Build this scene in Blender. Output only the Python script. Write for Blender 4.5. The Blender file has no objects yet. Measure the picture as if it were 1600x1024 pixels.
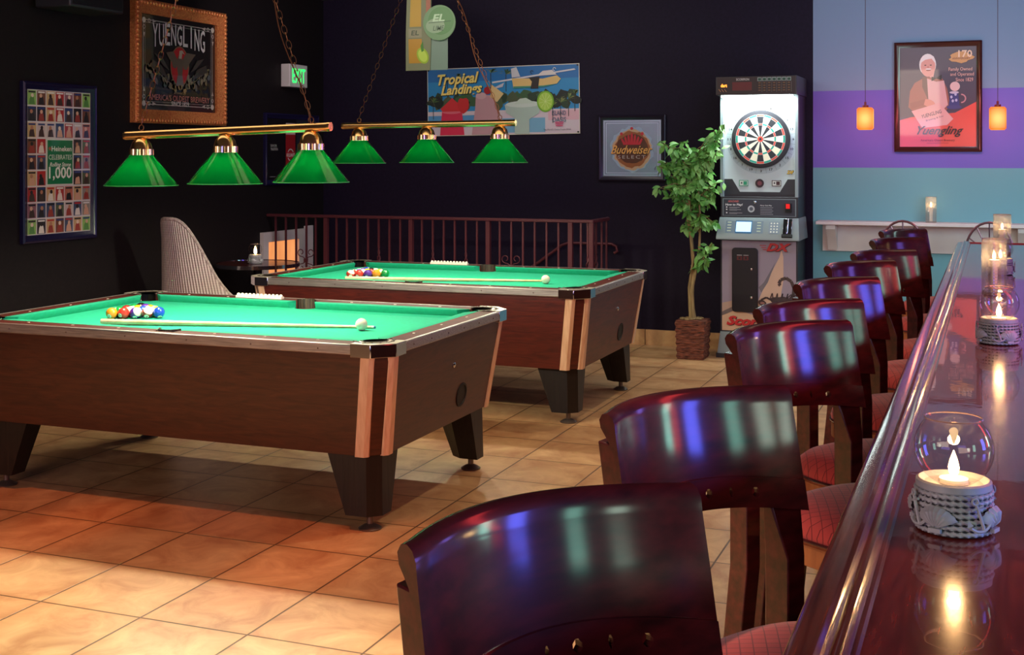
import bpy, bmesh, math, random
from mathutils import Vector, Matrix, Euler
random.seed(7)
PI = math.pi
SC = bpy.context.scene
COL = SC.collection

# ---------------------------------------------------------------- camera, world, big lights, exposure
H, TH, FPX, HY = 1.58, .369, 1948., 244.
cam_d = bpy.data.cameras.new('camera'); cam = bpy.data.objects.new('camera', cam_d); COL.objects.link(cam)
cam.location = (0, 0, H); cam.rotation_euler = (PI/2, 0, TH)
cam_d.sensor_fit = 'HORIZONTAL'; cam_d.sensor_width = 36; cam_d.lens = FPX/1600*36
cam_d.shift_y = (HY-512)/1600.; cam_d.clip_start = .02; cam_d.clip_end = 60
SC.camera = cam
vs = SC.view_settings
vs.view_transform = 'Standard'; vs.look = 'None'; vs.gamma = 1; vs.use_curve_mapping = False; vs.exposure = 0.0

wd = bpy.data.worlds.new('world'); SC.world = wd; wd.use_nodes = True
wd.node_tree.nodes['Background'].inputs[0].default_value = (.012, .010, .016, 1)
wd.node_tree.nodes['Background'].inputs[1].default_value = 1

def aim(o, target):
    d = Vector(target)-o.location
    o.rotation_euler = d.to_track_quat('-Z', 'Y').to_euler()
def area(name, loc, target, sx, sy, power, col, spread=None):
    l = bpy.data.lights.new(name, 'AREA'); l.shape = 'RECTANGLE'; l.size = sx; l.size_y = sy; l.energy = power; l.color = col
    if spread: l.spread = spread
    o = bpy.data.objects.new(name, l); COL.objects.link(o); o.location = loc; aim(o, target); return o
def spot(name, loc, target, power, col, ang, blend, r=.04):
    l = bpy.data.lights.new(name, 'SPOT'); l.energy = power; l.color = col; l.spot_size = math.radians(ang); l.spot_blend = blend; l.shadow_soft_size = r
    o = bpy.data.objects.new(name, l); COL.objects.link(o); o.location = loc; aim(o, target); return o
def point(name, loc, power, col, r=.02):
    l = bpy.data.lights.new(name, 'POINT'); l.energy = power; l.color = col; l.shadow_soft_size = r
    o = bpy.data.objects.new(name, l); COL.objects.link(o); o.location = loc; return o
WARM = (1, .80, .52)
# ceiling downlights over the open floor in front of the near table
for x in (-4.7, -3.6, -2.5, -1.4):
    spot('unseen_floor_spot', (x, 2.25, 2.95), (x, 2.40, 0), 270, (1, .86, .62), 58, .40)
# unseen red lamps, added to redden the floor strip before the table and the stools
for x in (-4.3, -3.1, -1.9):
    spot('red_spot', (x, 3.95, 2.95), (x, 4.15, 0), 105, (1, .27, .10), 36, .5, .05)
area('red_wash', (.75, 3.4, 2.9), (-.6, 3.6, .9), .5, 6.0, 85, (1, .06, .06))
for x, y in ((-1.5, 5.0), (-1.7, 7.4)):  # unseen spots, added to brighten the floor beside the tables
    spot('unseen_floor_spot', (x, y, 2.95), (x, y+.1, 0), 62, (1, .82, .56), 82, .7)
area('wall_wash_back', (-4.0, 8.2, 2.9), (-4.0, 10.15, 1.9), 2.6, .3, 17, (1, .88, .84))  # unseen area lamp, added to brighten the banner on the dark wall
# broad soft fill, added for the rest of the room, behind and above
area('room_soft', (-2.6, -1.8, 2.6), (-3.0, 5.0, .4), 3.5, 1.4, 115, (1, .78, .60))
area('room_soft_back', (-2.2, 6.2, 2.95), (-2.4, 7.4, 0), 5.5, 2.2, 56, (1, .74, .50))
area('violet_fill', (-2.2, -3.3, 1.9), (-2.6, 4, 1.0), 2.6, .7, 30, (.30, .22, 1))  # unseen area lamp, added for a violet sheen on castings and frames
# light on the striped wall
area('wall_wash_blue', (-.2, 8.4, 2.95), (-.3, 10.15, 1.6), 2.4, .5, 24, (.66, .80, 1))
area('wall_wash_low', (.6, 8.1, 1.5), (-.4, 10.15, 1.1), 1.0, .5, 15, (.60, 1, .95))
# screens and signs behind the bar, seen only as gleams in the lacquer
area('screen_teal', (2.7, 3.4, 1.6), (-.5, 1.8, 1.1), .4, .9, 18, (.40, 1, .80))
area('screen_blue', (2.7, 2.1, 1.62), (-.5, 2.2, 1.1), .6, 1.1, 60, (.10, .13, 1))
area('screen_teal', (2.7, .3, 1.6), (-.5, 1.5, 1.1), .45, .9, 13, (.40, 1, .78))
area('screen_pale', (2.6, -1.0, 1.6), (-.5, 1.4, 1.1), .45, .6, 11, (.75, 1, .80))
area('screen_violet', (2.8, 6.2, 1.7), (-.5, 6.0, 1.1), .7, .9, 16, (.28, .18, 1))

# ---------------------------------------------------------------- materials
def S(r, g, b, a=1):
    f = lambda v: (v/255/12.92) if v/255 <= .04045 else ((v/255+.055)/1.055)**2.4
    return (f(r), f(g), f(b), a)
def mat(name, col, rough=.5, metal=0, **k):
    m = bpy.data.materials.new(name); m.use_nodes = True; nt = m.node_tree; b = nt.nodes['Principled BSDF']
    b.inputs['Base Color'].default_value = col if len(col) == 4 else (*col, 1)
    b.inputs['Roughness'].default_value = rough; b.inputs['Metallic'].default_value = metal
    for kk, v in k.items():
        b.inputs[kk.replace('_', ' ')].default_value = v
    return m
def nodes(m): return m.node_tree.nodes, m.node_tree.links, m.node_tree.nodes['Principled BSDF']
def vary(m, c1, c2, scale=(4, 4, 4), detail=4, bump=0, rough=None, nscale=1.0, distort=0, dist=.01):
    """noise between two colours in object space, optional bump"""
    N, L, B = nodes(m)
    tc = N.new('ShaderNodeTexCoord'); mp = N.new('ShaderNodeMapping'); mp.inputs['Scale'].default_value = scale
    nz = N.new('ShaderNodeTexNoise'); nz.inputs['Scale'].default_value = nscale; nz.inputs['Detail'].default_value = detail; nz.inputs['Distortion'].default_value = distort
    rp = N.new('ShaderNodeValToRGB'); rp.color_ramp.elements[0].color = c1; rp.color_ramp.elements[1].color = c2
    rp.color_ramp.elements[0].position = .3; rp.color_ramp.elements[1].position = .7
    L.new(tc.outputs['Object'], mp.inputs[0]); L.new(mp.outputs[0], nz.inputs[0]); L.new(nz.outputs[0], rp.inputs[0]); L.new(rp.outputs[0], B.inputs['Base Color'])
    if bump:
        bp = N.new('ShaderNodeBump'); bp.inputs['Strength'].default_value = bump; bp.inputs['Distance'].default_value = dist
        L.new(nz.outputs[0], bp.inputs['Height']); L.new(bp.outputs[0], B.inputs['Normal'])
    return m
def emit(name, col, strength, base=(0, 0, 0, 1)):
    m = mat(name, base, .5); b = m.node_tree.nodes['Principled BSDF']
    b.inputs['Emission Color'].default_value = col; b.inputs['Emission Strength'].default_value = strength
    return m

M = {}
M['wood_red'] = vary(mat('mahogany_laminate', S(70, 30, 20), .42, Coat_Weight=.15, Coat_Roughness=.3), S(54, 21, 12), S(80, 37, 21), (3, 3, 26), 5, .05, nscale=2, distort=1.2)
M['wood_cherry'] = vary(mat('cherry_laminate', S(70, 20, 16), .42, Coat_Weight=.15, Coat_Roughness=.3), S(62, 16, 13), S(98, 32, 22), (3, 3, 26), 5, .05, nscale=2, distort=1.2)
M['wood_rail'] = vary(mat('rail_wood', S(70, 30, 20), .6, Specular_IOR_Level=.2), S(58, 20, 16), S(86, 34, 26), (4, 30, 30), 4, .03, nscale=2)
M['leg_black'] = vary(mat('leg_laminate', S(40, 30, 28), .45), S(13, 10, 10), S(30, 21, 18), (40, 40, 2), 3, .1, nscale=2)
M['strip'] = vary(mat('corner_strip_wood', S(210, 160, 115), .35), S(222, 176, 138), S(242, 204, 168), (30, 30, 3), 3, 0, nscale=2)
M['alu'] = vary(mat('brushed_aluminium', S(180, 175, 170), .42, .75), S(150, 146, 142), S(196, 192, 186), (3, 60, 60), 3, .03, nscale=3)
M['plate_metal'] = mat('cast_pewter', S(196, 188, 172), .35, .5)
M['chrome'] = mat('chrome', S(205, 210, 220), .10, 1)
M['felt'] = vary(mat('green_cloth', S(0, 150, 110), .95), S(0, 156, 118), S(0, 166, 128), (6, 6, 6), 6, .03, nscale=8)
M['leather'] = vary(mat('pocket_leather', S(44, 36, 28), .55), S(28, 24, 20), S(74, 62, 46), (90, 90, 1), 2, .4, nscale=1.2)
M['black'] = mat('black_void', S(8, 8, 9), .6)
M['black_gloss'] = mat('black_plastic', S(16, 16, 20), .3)
M['white'] = mat('ivory_plastic', S(230, 222, 205), .3)
M['foot'] = mat('foot_metal', S(120, 108, 100), .4, .7)
M['brass'] = mat('polished_brass', S(255, 214, 150), .20, 1)
M['brass_dull'] = mat('chain_brass', S(150, 105, 78), .35, 1)
M['iron'] = mat('burgundy_iron', S(92, 40, 48), .45, .2)
M['steel_red'] = mat('hoop_steel', S(120, 80, 90), .3, .8)
M['plaster'] = mat('dimmed_plaster', S(62, 56, 62), .9)  # ceiling tone darkened so the bar top reflects less light
M['white_paint'] = vary(mat('white_gloss_paint', S(215, 205, 205), .45), S(196, 186, 188), S(222, 214, 214), (3, 3, 3), 3)
M['gold'] = vary(mat('gilded_frame', S(205, 130, 70), .36, .55), S(206, 104, 56), S(246, 166, 100), (60, 60, 60), 3, .5, nscale=1.5)
M['frame_dark'] = mat('dark_frame', S(30, 24, 40), .3)
M['frame_violet_sheen'] = mat('violet_sheen_frame', S(26, 22, 58), .25)  # black frame; the violet it reflects is put into the base colour
M['frame_mahog'] = mat('mahogany_frame', S(62, 26, 26), .25, Coat_Weight=.5)
M['wax'] = mat('candle_wax', S(250, 236, 210), .5, Subsurface_Weight=.0)
M['flame'] = emit('flame', (1, .62, .25, 1), 26)
M['ceramic'] = vary(mat('glazed_ceramic', S(186, 186, 190), .45), S(140, 140, 148), S(184, 182, 184), (20, 20, 20), 3)
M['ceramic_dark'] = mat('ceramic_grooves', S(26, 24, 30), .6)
M['trunk'] = vary(mat('bark', S(150, 125, 80), .8), S(112, 92, 58), S(176, 152, 104), (30, 30, 4), 4, .5, nscale=2)
M['leaf'] = vary(mat('leaf', S(60, 120, 50), .42), S(56, 128, 44), S(140, 196, 104), (9, 9, 9), 2, nscale=1.3)
M['basket'] = vary(mat('basket_weave', S(96, 48, 36), .8), S(52, 24, 20), S(150, 84, 62), (16, 16, 90), 4, .9, nscale=1.3, dist=.02)
M['machine_grey'] = mat('machine_grey', S(140, 156, 160), .35, .2)
M['machine_dark'] = mat('machine_charcoal', S(38, 38, 46), .4)
M['seat'] = None
M['plate'] = mat('outlet_plate', S(205, 180, 150), .5)
M['cord'] = mat('lamp_cord', S(70, 30, 36), .5)
M['red_trim'] = mat('red_edge', S(160, 28, 30), .3)

def m_wicker():
    m = mat('wicker', S(200, 180, 172), .65); N, L, B = nodes(m)
    uv = N.new('ShaderNodeUVMap'); sp = N.new('ShaderNodeSeparateXYZ'); L.new(uv.outputs[0], sp.inputs[0])
    def sn(out, f):
        a = N.new('ShaderNodeMath'); a.operation = 'MULTIPLY'; a.inputs[1].default_value = f; L.new(out, a.inputs[0])
        s = N.new('ShaderNodeMath'); s.operation = 'SINE'; L.new(a.outputs[0], s.inputs[0]); return s
    s1 = sn(sp.outputs[0], 2*PI*34); s2 = sn(sp.outputs[1], 2*PI*60)
    mx = N.new('ShaderNodeMath'); mx.operation = 'MULTIPLY_ADD'; mx.inputs[1].default_value = .15; L.new(s2.outputs[0], mx.inputs[0]); L.new(s1.outputs[0], mx.inputs[2])
    rp = N.new('ShaderNodeValToRGB'); rp.color_ramp.elements[0].color = S(160, 138, 134); rp.color_ramp.elements[1].color = S(232, 214, 210)
    mr = N.new('ShaderNodeMapRange'); mr.inputs[1].default_value = -1.1; mr.inputs[2].default_value = .9; L.new(mx.outputs[0], mr.inputs[0]); L.new(mr.outputs[0], rp.inputs[0]); L.new(rp.outputs[0], B.inputs['Base Color'])
    bp = N.new('ShaderNodeBump'); bp.inputs['Strength'].default_value = .8; bp.inputs['Distance'].default_value = .006; L.new(mx.outputs[0], bp.inputs['Height']); L.new(bp.outputs[0], B.inputs['Normal'])
    return m
M['wicker'] = m_wicker()

def m_floor():
    m = mat('terracotta_tiles', S(205, 160, 115), .38); N, L, B = nodes(m)
    g = N.new('ShaderNodeNewGeometry'); sp = N.new('ShaderNodeSeparateXYZ'); L.new(g.outputs['Position'], sp.inputs[0])
    s = .428
    def mth(op, a, b=None):
        n = N.new('ShaderNodeMath'); n.operation = op
        for i, v in enumerate((a, b)):
            if v is None: continue
            if isinstance(v, (int, float)): n.inputs[i].default_value = v
            else: L.new(v, n.inputs[i])
        return n.outputs[0]
    U = mth('DIVIDE', mth('ADD', sp.outputs[0], 2.725+s*40), s); V = mth('DIVIDE', mth('ADD', sp.outputs[1], -3.520+s*40), s)
    def edge(u):
        fr = mth('FRACT', u); return mth('MINIMUM', fr, mth('SUBTRACT', 1.0, fr))
    e = mth('MINIMUM', edge(U), edge(V))
    gr = N.new('ShaderNodeMapRange'); gr.inputs[1].default_value = .0055; gr.inputs[2].default_value = .011; L.new(e, gr.inputs[0])
    cb = N.new('ShaderNodeCombineXYZ'); L.new(mth('FLOOR', U), cb.inputs[0]); L.new(mth('FLOOR', V), cb.inputs[1])
    wn = N.new('ShaderNodeTexWhiteNoise'); L.new(cb.outputs[0], wn.inputs[0])
    # each tile gets its own offset into a cloudy noise
    vm = N.new('ShaderNodeVectorMath'); vm.operation = 'MULTIPLY_ADD'; vm.inputs[1].default_value = (7, 7, 7); L.new(wn.outputs['Color'], vm.inputs[0]); L.new(g.outputs['Position'], vm.inputs[2])
    n1 = N.new('ShaderNodeTexNoise'); n1.inputs['Scale'].default_value = 5; n1.inputs['Detail'].default_value = 8; n1.inputs['Roughness'].default_value = .62; n1.inputs['Distortion'].default_value = .8; L.new(vm.outputs[0], n1.inputs[0])
    rp = N.new('ShaderNodeValToRGB'); rp.color_ramp.elements[0].position = .30; rp.color_ramp.elements[1].position = .68
    rp.color_ramp.elements[0].color = S(176, 124, 84); rp.color_ramp.elements[1].color = S(222, 182, 132); L.new(n1.outputs[0], rp.inputs[0])
    # browner rims on each tile
    rim = N.new('ShaderNodeMapRange'); rim.inputs[1].default_value = 0; rim.inputs[2].default_value = .16; L.new(e, rim.inputs[0])
    mr = N.new('ShaderNodeMixRGB'); mr.blend_type = 'MULTIPLY'; mr.inputs[2].default_value = (.80, .72, .64, 1)
    L.new(mth('MULTIPLY', mth('SUBTRACT', 1.0, rim.outputs[0]), n1.outputs[0]), mr.inputs[0]); L.new(rp.outputs[0], mr.inputs[1])
    mg = N.new('ShaderNodeMixRGB'); mg.inputs[1].default_value = S(92, 66, 44); L.new(gr.outputs[0], mg.inputs[0]); L.new(mr.outputs[0], mg.inputs[2]); L.new(mg.outputs[0], B.inputs['Base Color'])
    bp = N.new('ShaderNodeBump'); bp.inputs['Strength'].default_value = .5; bp.inputs['Distance'].default_value = .004
    hh = mth('ADD', gr.outputs[0], mth('MULTIPLY', n1.outputs[0], .35)); L.new(hh, bp.inputs['Height']); L.new(bp.outputs[0], B.inputs['Normal'])
    return m
M['floor'] = m_floor()
M['dark_wall'] = vary(mat('dark_paint', S(34, 26, 34), .6, Specular_IOR_Level=.18), S(20, 12, 33), S(27, 18, 41), (1, 1, 1), 4, .02, nscale=40)
M['dark_wall_b'] = vary(mat('dark_paint_side', S(36, 28, 30), .65, Specular_IOR_Level=.18), S(20, 15, 18), S(26, 20, 22), (1, 1, 1), 4, .02, nscale=40)

def m_blue():
    m = mat('striped_wall_paint', S(90, 150, 180), .6); N, L, B = nodes(m)
    g = N.new('ShaderNodeNewGeometry'); sp = N.new('ShaderNodeSeparateXYZ'); L.new(g.outputs['Position'], sp.inputs[0])
    mr = N.new('ShaderNodeMapRange'); mr.inputs[1].default_value = 0; mr.inputs[2].default_value = 3; L.new(sp.outputs[2], mr.inputs[0])
    rp = N.new('ShaderNodeValToRGB'); rp.color_ramp.interpolation = 'CONSTANT'; E = rp.color_ramp.elements
    E[0].color = S(108, 166, 180); E[1].position = 1.481/3; E[1].color = S(112, 94, 194)
    e = E.new(2.095/3); e.color = S(124, 146, 178)
    L.new(mr.outputs[0], rp.inputs[0]); L.new(rp.outputs[0], B.inputs['Base Color']); return m
M['blue_wall'] = m_blue()

def m_bar():
    m = mat('varnished_bar_wood', S(90, 34, 34), .2, Coat_Weight=.72, Coat_Roughness=.02, Specular_IOR_Level=.25); N, L, B = nodes(m)
    vary(m, S(96, 28, 28), S(150, 58, 46), (26, 3, 26), 6, 0, nscale=1.6, distort=1.5)
    nz = N.new('ShaderNodeTexNoise'); nz.inputs['Scale'].default_value = 22; g = N.new('ShaderNodeNewGeometry'); L.new(g.outputs['Position'], nz.inputs[0])
    bp = N.new('ShaderNodeBump'); bp.inputs['Strength'].default_value = .05; bp.inputs['Distance'].default_value = .002; L.new(nz.outputs[0], bp.inputs['Height']); L.new(bp.outputs[0], B.inputs['Normal']); L.new(bp.outputs[0], B.inputs['Coat Normal'])
    return m
M['bar'] = m_bar()
def m_rail():
    m = mat('worn_bar_rail', S(90, 34, 34), .25, Coat_Weight=.8, Coat_Roughness=.1); N, L, B = nodes(m)
    vary(m, S(84, 22, 28), S(168, 84, 58), (60, 2, 60), 6, .5, nscale=2, dist=.003)
    return m
M['bar_rail'] = m_rail()
def m_chair():
    m = mat('lacquered_chair_wood', S(60, 18, 22), .5, Coat_Weight=.75, Coat_Roughness=.15, Specular_IOR_Level=.2)
    vary(m, S(42, 8, 13), S(84, 20, 25), (14, 3, 14), 4, .10, nscale=3, dist=.002); return m
M['chair'] = m_chair()
M['apron'] = vary(mat('seat_frame_wood', S(150, 82, 48), .4), S(128, 66, 40), S(176, 104, 62), (10, 10, 3), 4, nscale=3)
def m_seat():
    m = mat('red_upholstery', S(190, 60, 60), .9, Sheen_Weight=.3); N, L, B = nodes(m)
    tc = N.new('ShaderNodeTexCoord'); mp = N.new('ShaderNodeMapping'); mp.inputs['Rotation'].default_value = (0, 0, PI/4); mp.inputs['Scale'].default_value = (46, 46, 46)
    ck = N.new('ShaderNodeTexBrick'); ck.offset = 0; ck.inputs['Scale'].default_value = 1; ck.inputs['Mortar Size'].default_value = .05; ck.inputs['Brick Width'].default_value = 1; ck.inputs['Row Height'].default_value = 1
    ck.inputs['Color1'].default_value = S(186, 56, 58); ck.inputs['Color2'].default_value = S(196, 66, 64); ck.inputs['Mortar'].default_value = S(128, 30, 36)
    L.new(tc.outputs['Object'], mp.inputs[0]); L.new(mp.outputs[0], ck.inputs[0]); L.new(ck.outputs[0], B.inputs['Base Color']); return m
M['seat'] = m_seat()

def m_shade():
    m = bpy.data.materials.new('green_glass_shade'); m.use_nodes = True; N = m.node_tree.nodes; L = m.node_tree.links; B = N['Principled BSDF']
    B.inputs['Base Color'].default_value = S(0, 120, 52); B.inputs['Roughness'].default_value = .12; B.inputs['Coat Weight'].default_value = .5
    tr = N.new('ShaderNodeBsdfTranslucent'); tr.inputs[0].default_value = (.002, .15, .05, 1)
    mx = N.new('ShaderNodeMixShader'); mx.inputs[0].default_value = .42
    L.new(B.outputs[0], mx.inputs[1]); L.new(tr.outputs[0], mx.inputs[2]); L.new(mx.outputs[0], N['Material Output'].inputs[0]); return m
M['shade'] = m_shade()
def m_thin(name, tint, gl, rough=.02):
    m = bpy.data.materials.new(name); m.use_nodes = True; N = m.node_tree.nodes; L = m.node_tree.links; N.remove(N['Principled BSDF'])
    t = N.new('ShaderNodeBsdfTransparent'); t.inputs[0].default_value = tint; g = N.new('ShaderNodeBsdfGlossy'); g.inputs['Roughness'].default_value = rough
    lw = N.new('ShaderNodeLayerWeight'); lw.inputs[0].default_value = .5; mx = N.new('ShaderNodeMixShader'); pw = N.new('ShaderNodeMath'); pw.operation = 'POWER'; pw.inputs[1].default_value = 3.5; ad = N.new('ShaderNodeMath'); ad.operation = 'MULTIPLY_ADD'; ad.inputs[1].default_value = gl; ad.inputs[2].default_value = .04
    L.new(lw.outputs['Facing'], pw.inputs[0]); L.new(pw.outputs[0], ad.inputs[0]); L.new(ad.outputs[0], mx.inputs[0]); L.new(t.outputs[0], mx.inputs[1]); L.new(g.outputs[0], mx.inputs[2]); L.new(mx.outputs[0], N['Material Output'].inputs[0]); return m
M['glass'] = m_thin('thin_clear_glass', (.95, .94, .94, 1), .55)
def m_ribbed():
    m = bpy.data.materials.new('ribbed_glass'); m.use_nodes = True; N = m.node_tree.nodes; L = m.node_tree.links; N.remove(N['Principled BSDF'])
    t = N.new('ShaderNodeBsdfTransparent'); t.inputs[0].default_value = (.92, .90, .86, 1); tl = N.new('ShaderNodeBsdfTranslucent'); tl.inputs[0].default_value = (.8, .78, .72, 1)
    g = N.new('ShaderNodeBsdfGlossy'); g.inputs['Roughness'].default_value = .08
    uv = N.new('ShaderNodeUVMap'); mp = N.new('ShaderNodeMapping'); mp.inputs['Scale'].default_value = (22, 16, 1); mp.inputs['Rotation'].default_value = (0, 0, PI/4)
    ck = N.new('ShaderNodeTexVoronoi'); ck.inputs['Scale'].default_value = 1.6; ck.inputs['Randomness'].default_value = 0
    L.new(uv.outputs[0], mp.inputs[0]); L.new(mp.outputs[0], ck.inputs[0])
    bp = N.new('ShaderNodeBump'); bp.inputs['Strength'].default_value = .9; bp.inputs['Distance'].default_value = .004; L.new(ck.outputs[0], bp.inputs['Height'])
    for n in (tl, g): L.new(bp.outputs[0], n.inputs['Normal'])
    a = N.new('ShaderNodeMixShader'); a.inputs[0].default_value = .27; b = N.new('ShaderNodeMixShader'); b.inputs[0].default_value = .14
    L.new(t.outputs[0], a.inputs[1]); L.new(tl.outputs[0], a.inputs[2]); L.new(a.outputs[0], b.inputs[1]); L.new(g.outputs[0], b.inputs[2]); L.new(b.outputs[0], N['Material Output'].inputs[0]); return m
M['ribbed'] = m_ribbed()

def m_art(name='printed_artwork', rough=.45, coat=0., em=0.):
    m = mat(name, (1, 1, 1, 1), rough, Coat_Weight=coat, Coat_Roughness=.03); N, L, B = nodes(m)
    a = N.new('ShaderNodeVertexColor'); a.layer_name = 'Col'; L.new(a.outputs[0], B.inputs['Base Color'])
    if em: L.new(a.outputs[0], B.inputs['Emission Color']); B.inputs['Emission Strength'].default_value = em
    return m
M['art'] = m_art(); M['art_glass'] = m_art('print_under_glass', .4, .6); M['art_lit'] = m_art('backlit_lettering', .4, 0, 2.0)

# ---------------------------------------------------------------- mesh helpers
class MB:
    def __init__(s): s.v = []; s.f = []; s.uv = None; s.m = []; s.cur = 0
    def add(s, vs_, fs, T=None):
        o = len(s.v)
        s.v += [tuple(T @ Vector(p)) if T else tuple(p) for p in vs_]; s.f += [tuple(i+o for i in f) for f in fs]; s.m += [s.cur]*len(fs); return s
    def box(s, x0, x1, y0, y1, z0, z1, T=None):
        return s.add([(x0,y0,z0),(x1,y0,z0),(x1,y1,z0),(x0,y1,z0),(x0,y0,z1),(x1,y0,z1),(x1,y1,z1),(x0,y1,z1)],
                     [(0,3,2,1),(4,5,6,7),(0,1,5,4),(1,2,6,5),(2,3,7,6),(3,0,4,7)], T)
    def loft(s, rings, closed=True, caps=True, T=None):
        n = len(rings[0]); v = [p for r in rings for p in r]; f = []
        for i in range(len(rings)-1):
            for j in range(n if closed else n-1):
                k = (j+1) % n; f.append((i*n+j, i*n+k, (i+1)*n+k, (i+1)*n+j))
        if caps and closed: f.append(tuple(range(n-1, -1, -1))); f.append(tuple((len(rings)-1)*n+j for j in range(n)))
        return s.add(v, f, T)
    def prism(s, poly, z0, z1, T=None):
        return s.loft([[(x, y, z0) for x, y in poly], [(x, y, z1) for x, y in poly]], T=T)
    def lathe(s, prof, n=24, T=None, caps=True, c=(0, 0)):
        return s.loft([[(c[0]+r*math.cos(2*PI*j/n), c[1]+r*math.sin(2*PI*j/n), z) for j in range(n)] for r, z in prof], T=T, caps=caps)
    def cyl(s, r, z0, z1, n=20, T=None, c=(0, 0)): return s.lathe([(r, z0), (r, z1)], n, T, True, c)
    def tube(s, pts, r, n=8, closed=False, T=None, r2=None):
        P = [Vector(p) for p in pts]; rings = []; N_ = len(P); up = None
        for i, p in enumerate(P):
            if closed: d = P[(i+1) % N_]-P[i-1]
            else: d = P[min(i+1, N_-1)]-P[max(i-1, 0)]
            d.normalize()
            if up is None: up = Vector((0, 0, 1)) if abs(d.z) < .9 else Vector((1, 0, 0))
            a = d.cross(up)
            if a.length < 1e-6: a = d.orthogonal()
            a.normalize(); b = a.cross(d).normalized(); up = b
            rr = r(i/(N_-1)) if callable(r) else r
            rings.append([p+a*math.cos(2*PI*j/n)*rr+b*math.sin(2*PI*j/n)*(r2 or rr) for j in range(n)])
        if closed: rings.append(rings[0]); return s.loft(rings, caps=False, T=T)
        return s.loft(rings, T=T)
    def sphere(s, r, c=(0, 0, 0), n=20, m=12, sc=(1, 1, 1), T=None):
        prof = []
        rings = []
        for i in range(1, m):
            a = PI*i/m; rings.append([(c[0]+sc[0]*r*math.sin(a)*math.cos(2*PI*j/n), c[1]+sc[1]*r*math.sin(a)*math.sin(2*PI*j/n), c[2]-sc[2]*r*math.cos(a)) for j in range(n)])
        b = len(s.v); s.loft(rings, caps=False, T=T)
        lo = (c[0], c[1], c[2]-sc[2]*r); hi = (c[0], c[1], c[2]+sc[2]*r)
        if T: lo = tuple(T @ Vector(lo)); hi = tuple(T @ Vector(hi))
        k = len(s.v); s.v += [lo, hi]; q = b+(m-2)*n
        for j in range(n): s.f.append((k, b+(j+1) % n, b+j)); s.f.append((k+1, q+j, q+(j+1) % n)); s.m += [s.cur]*2
        return s
    def build(s, name, m, parent=None, loc=None, smooth=40, bevel=0, T=None):
        me = bpy.data.meshes.new(name); me.from_pydata([tuple(T @ Vector(p)) for p in s.v] if T else s.v, [], s.f)
        bm = bmesh.new(); bm.from_mesh(me); bmesh.ops.recalc_face_normals(bm, faces=bm.faces)
        bm.to_mesh(me); bm.free()
        for mm in (m if isinstance(m, (list, tuple)) else [m]): me.materials.append(mm)
        if isinstance(m, (list, tuple)):
            for p, k in zip(me.polygons, s.m): p.material_index = k
        if smooth:
            me.shade_smooth(); me.set_sharp_from_angle(angle=math.radians(smooth))
        o = bpy.data.objects.new(name, me); COL.objects.link(o)
        if bevel:
            b = o.modifiers.new('bevel', 'BEVEL'); b.width = bevel; b.segments = 2; b.limit_method = 'ANGLE'
        if parent: o.parent = parent
        if loc: o.location = loc
        return o
def tag(o, label, cat, group=None, kind=None):
    o['label'] = label; o['category'] = cat
    if group: o['group'] = group
    if kind: o['kind'] = kind
    return o
def thing(name, loc, label, cat, group=None, rz=0):
    o = bpy.data.objects.new(name, None); o.empty_display_size = .1; COL.objects.link(o); o.location = loc; o.rotation_euler = (0, 0, rz)
    return tag(o, label, cat, group)
def struct(o): o['kind'] = 'structure'; return o
def kids(o): return [c for c in bpy.data.objects if c.parent == o]
def copy_tree(o, parent=None):
    c = o.copy(); COL.objects.link(c)
    if parent: c.parent = parent
    for ch in kids(o): copy_tree(ch, c)
    return c

def text2d(body, w, h, cx, cy, shear=0, bold=0, space=1.0, rot=0):
    cu = bpy.data.curves.new('t', 'FONT'); cu.body = body; cu.size = 1; cu.shear = shear; cu.offset = bold; cu.resolution_u = 2; cu.space_character = space
    ob = bpy.data.objects.new('t', cu); COL.objects.link(ob)
    me = bpy.data.meshes.new_from_object(ob)
    xs = [v.co.x for v in me.vertices]; ys = [v.co.y for v in me.vertices]
    vs_ = []; 
    if xs:
        x0, x1, y0, y1 = min(xs), max(xs), min(ys), max(ys)
        sx = w/max(x1-x0, 1e-6) if w else None; sy = h/max(y1-y0, 1e-6) if h else sx
        if sx is None: sx = sy
        for v in me.vertices:
            a = (v.co.x-(x0+x1)/2)*sx; b = (v.co.y-(y0+y1)/2)*sy
            vs_.append((cx+a*math.cos(rot)-b*math.sin(rot), cy+a*math.sin(rot)+b*math.cos(rot)))
    fs = [tuple(p.vertices) for p in me.polygons]
    bpy.data.objects.remove(ob); bpy.data.curves.remove(cu); bpy.data.meshes.remove(me)
    return vs_, fs
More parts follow.
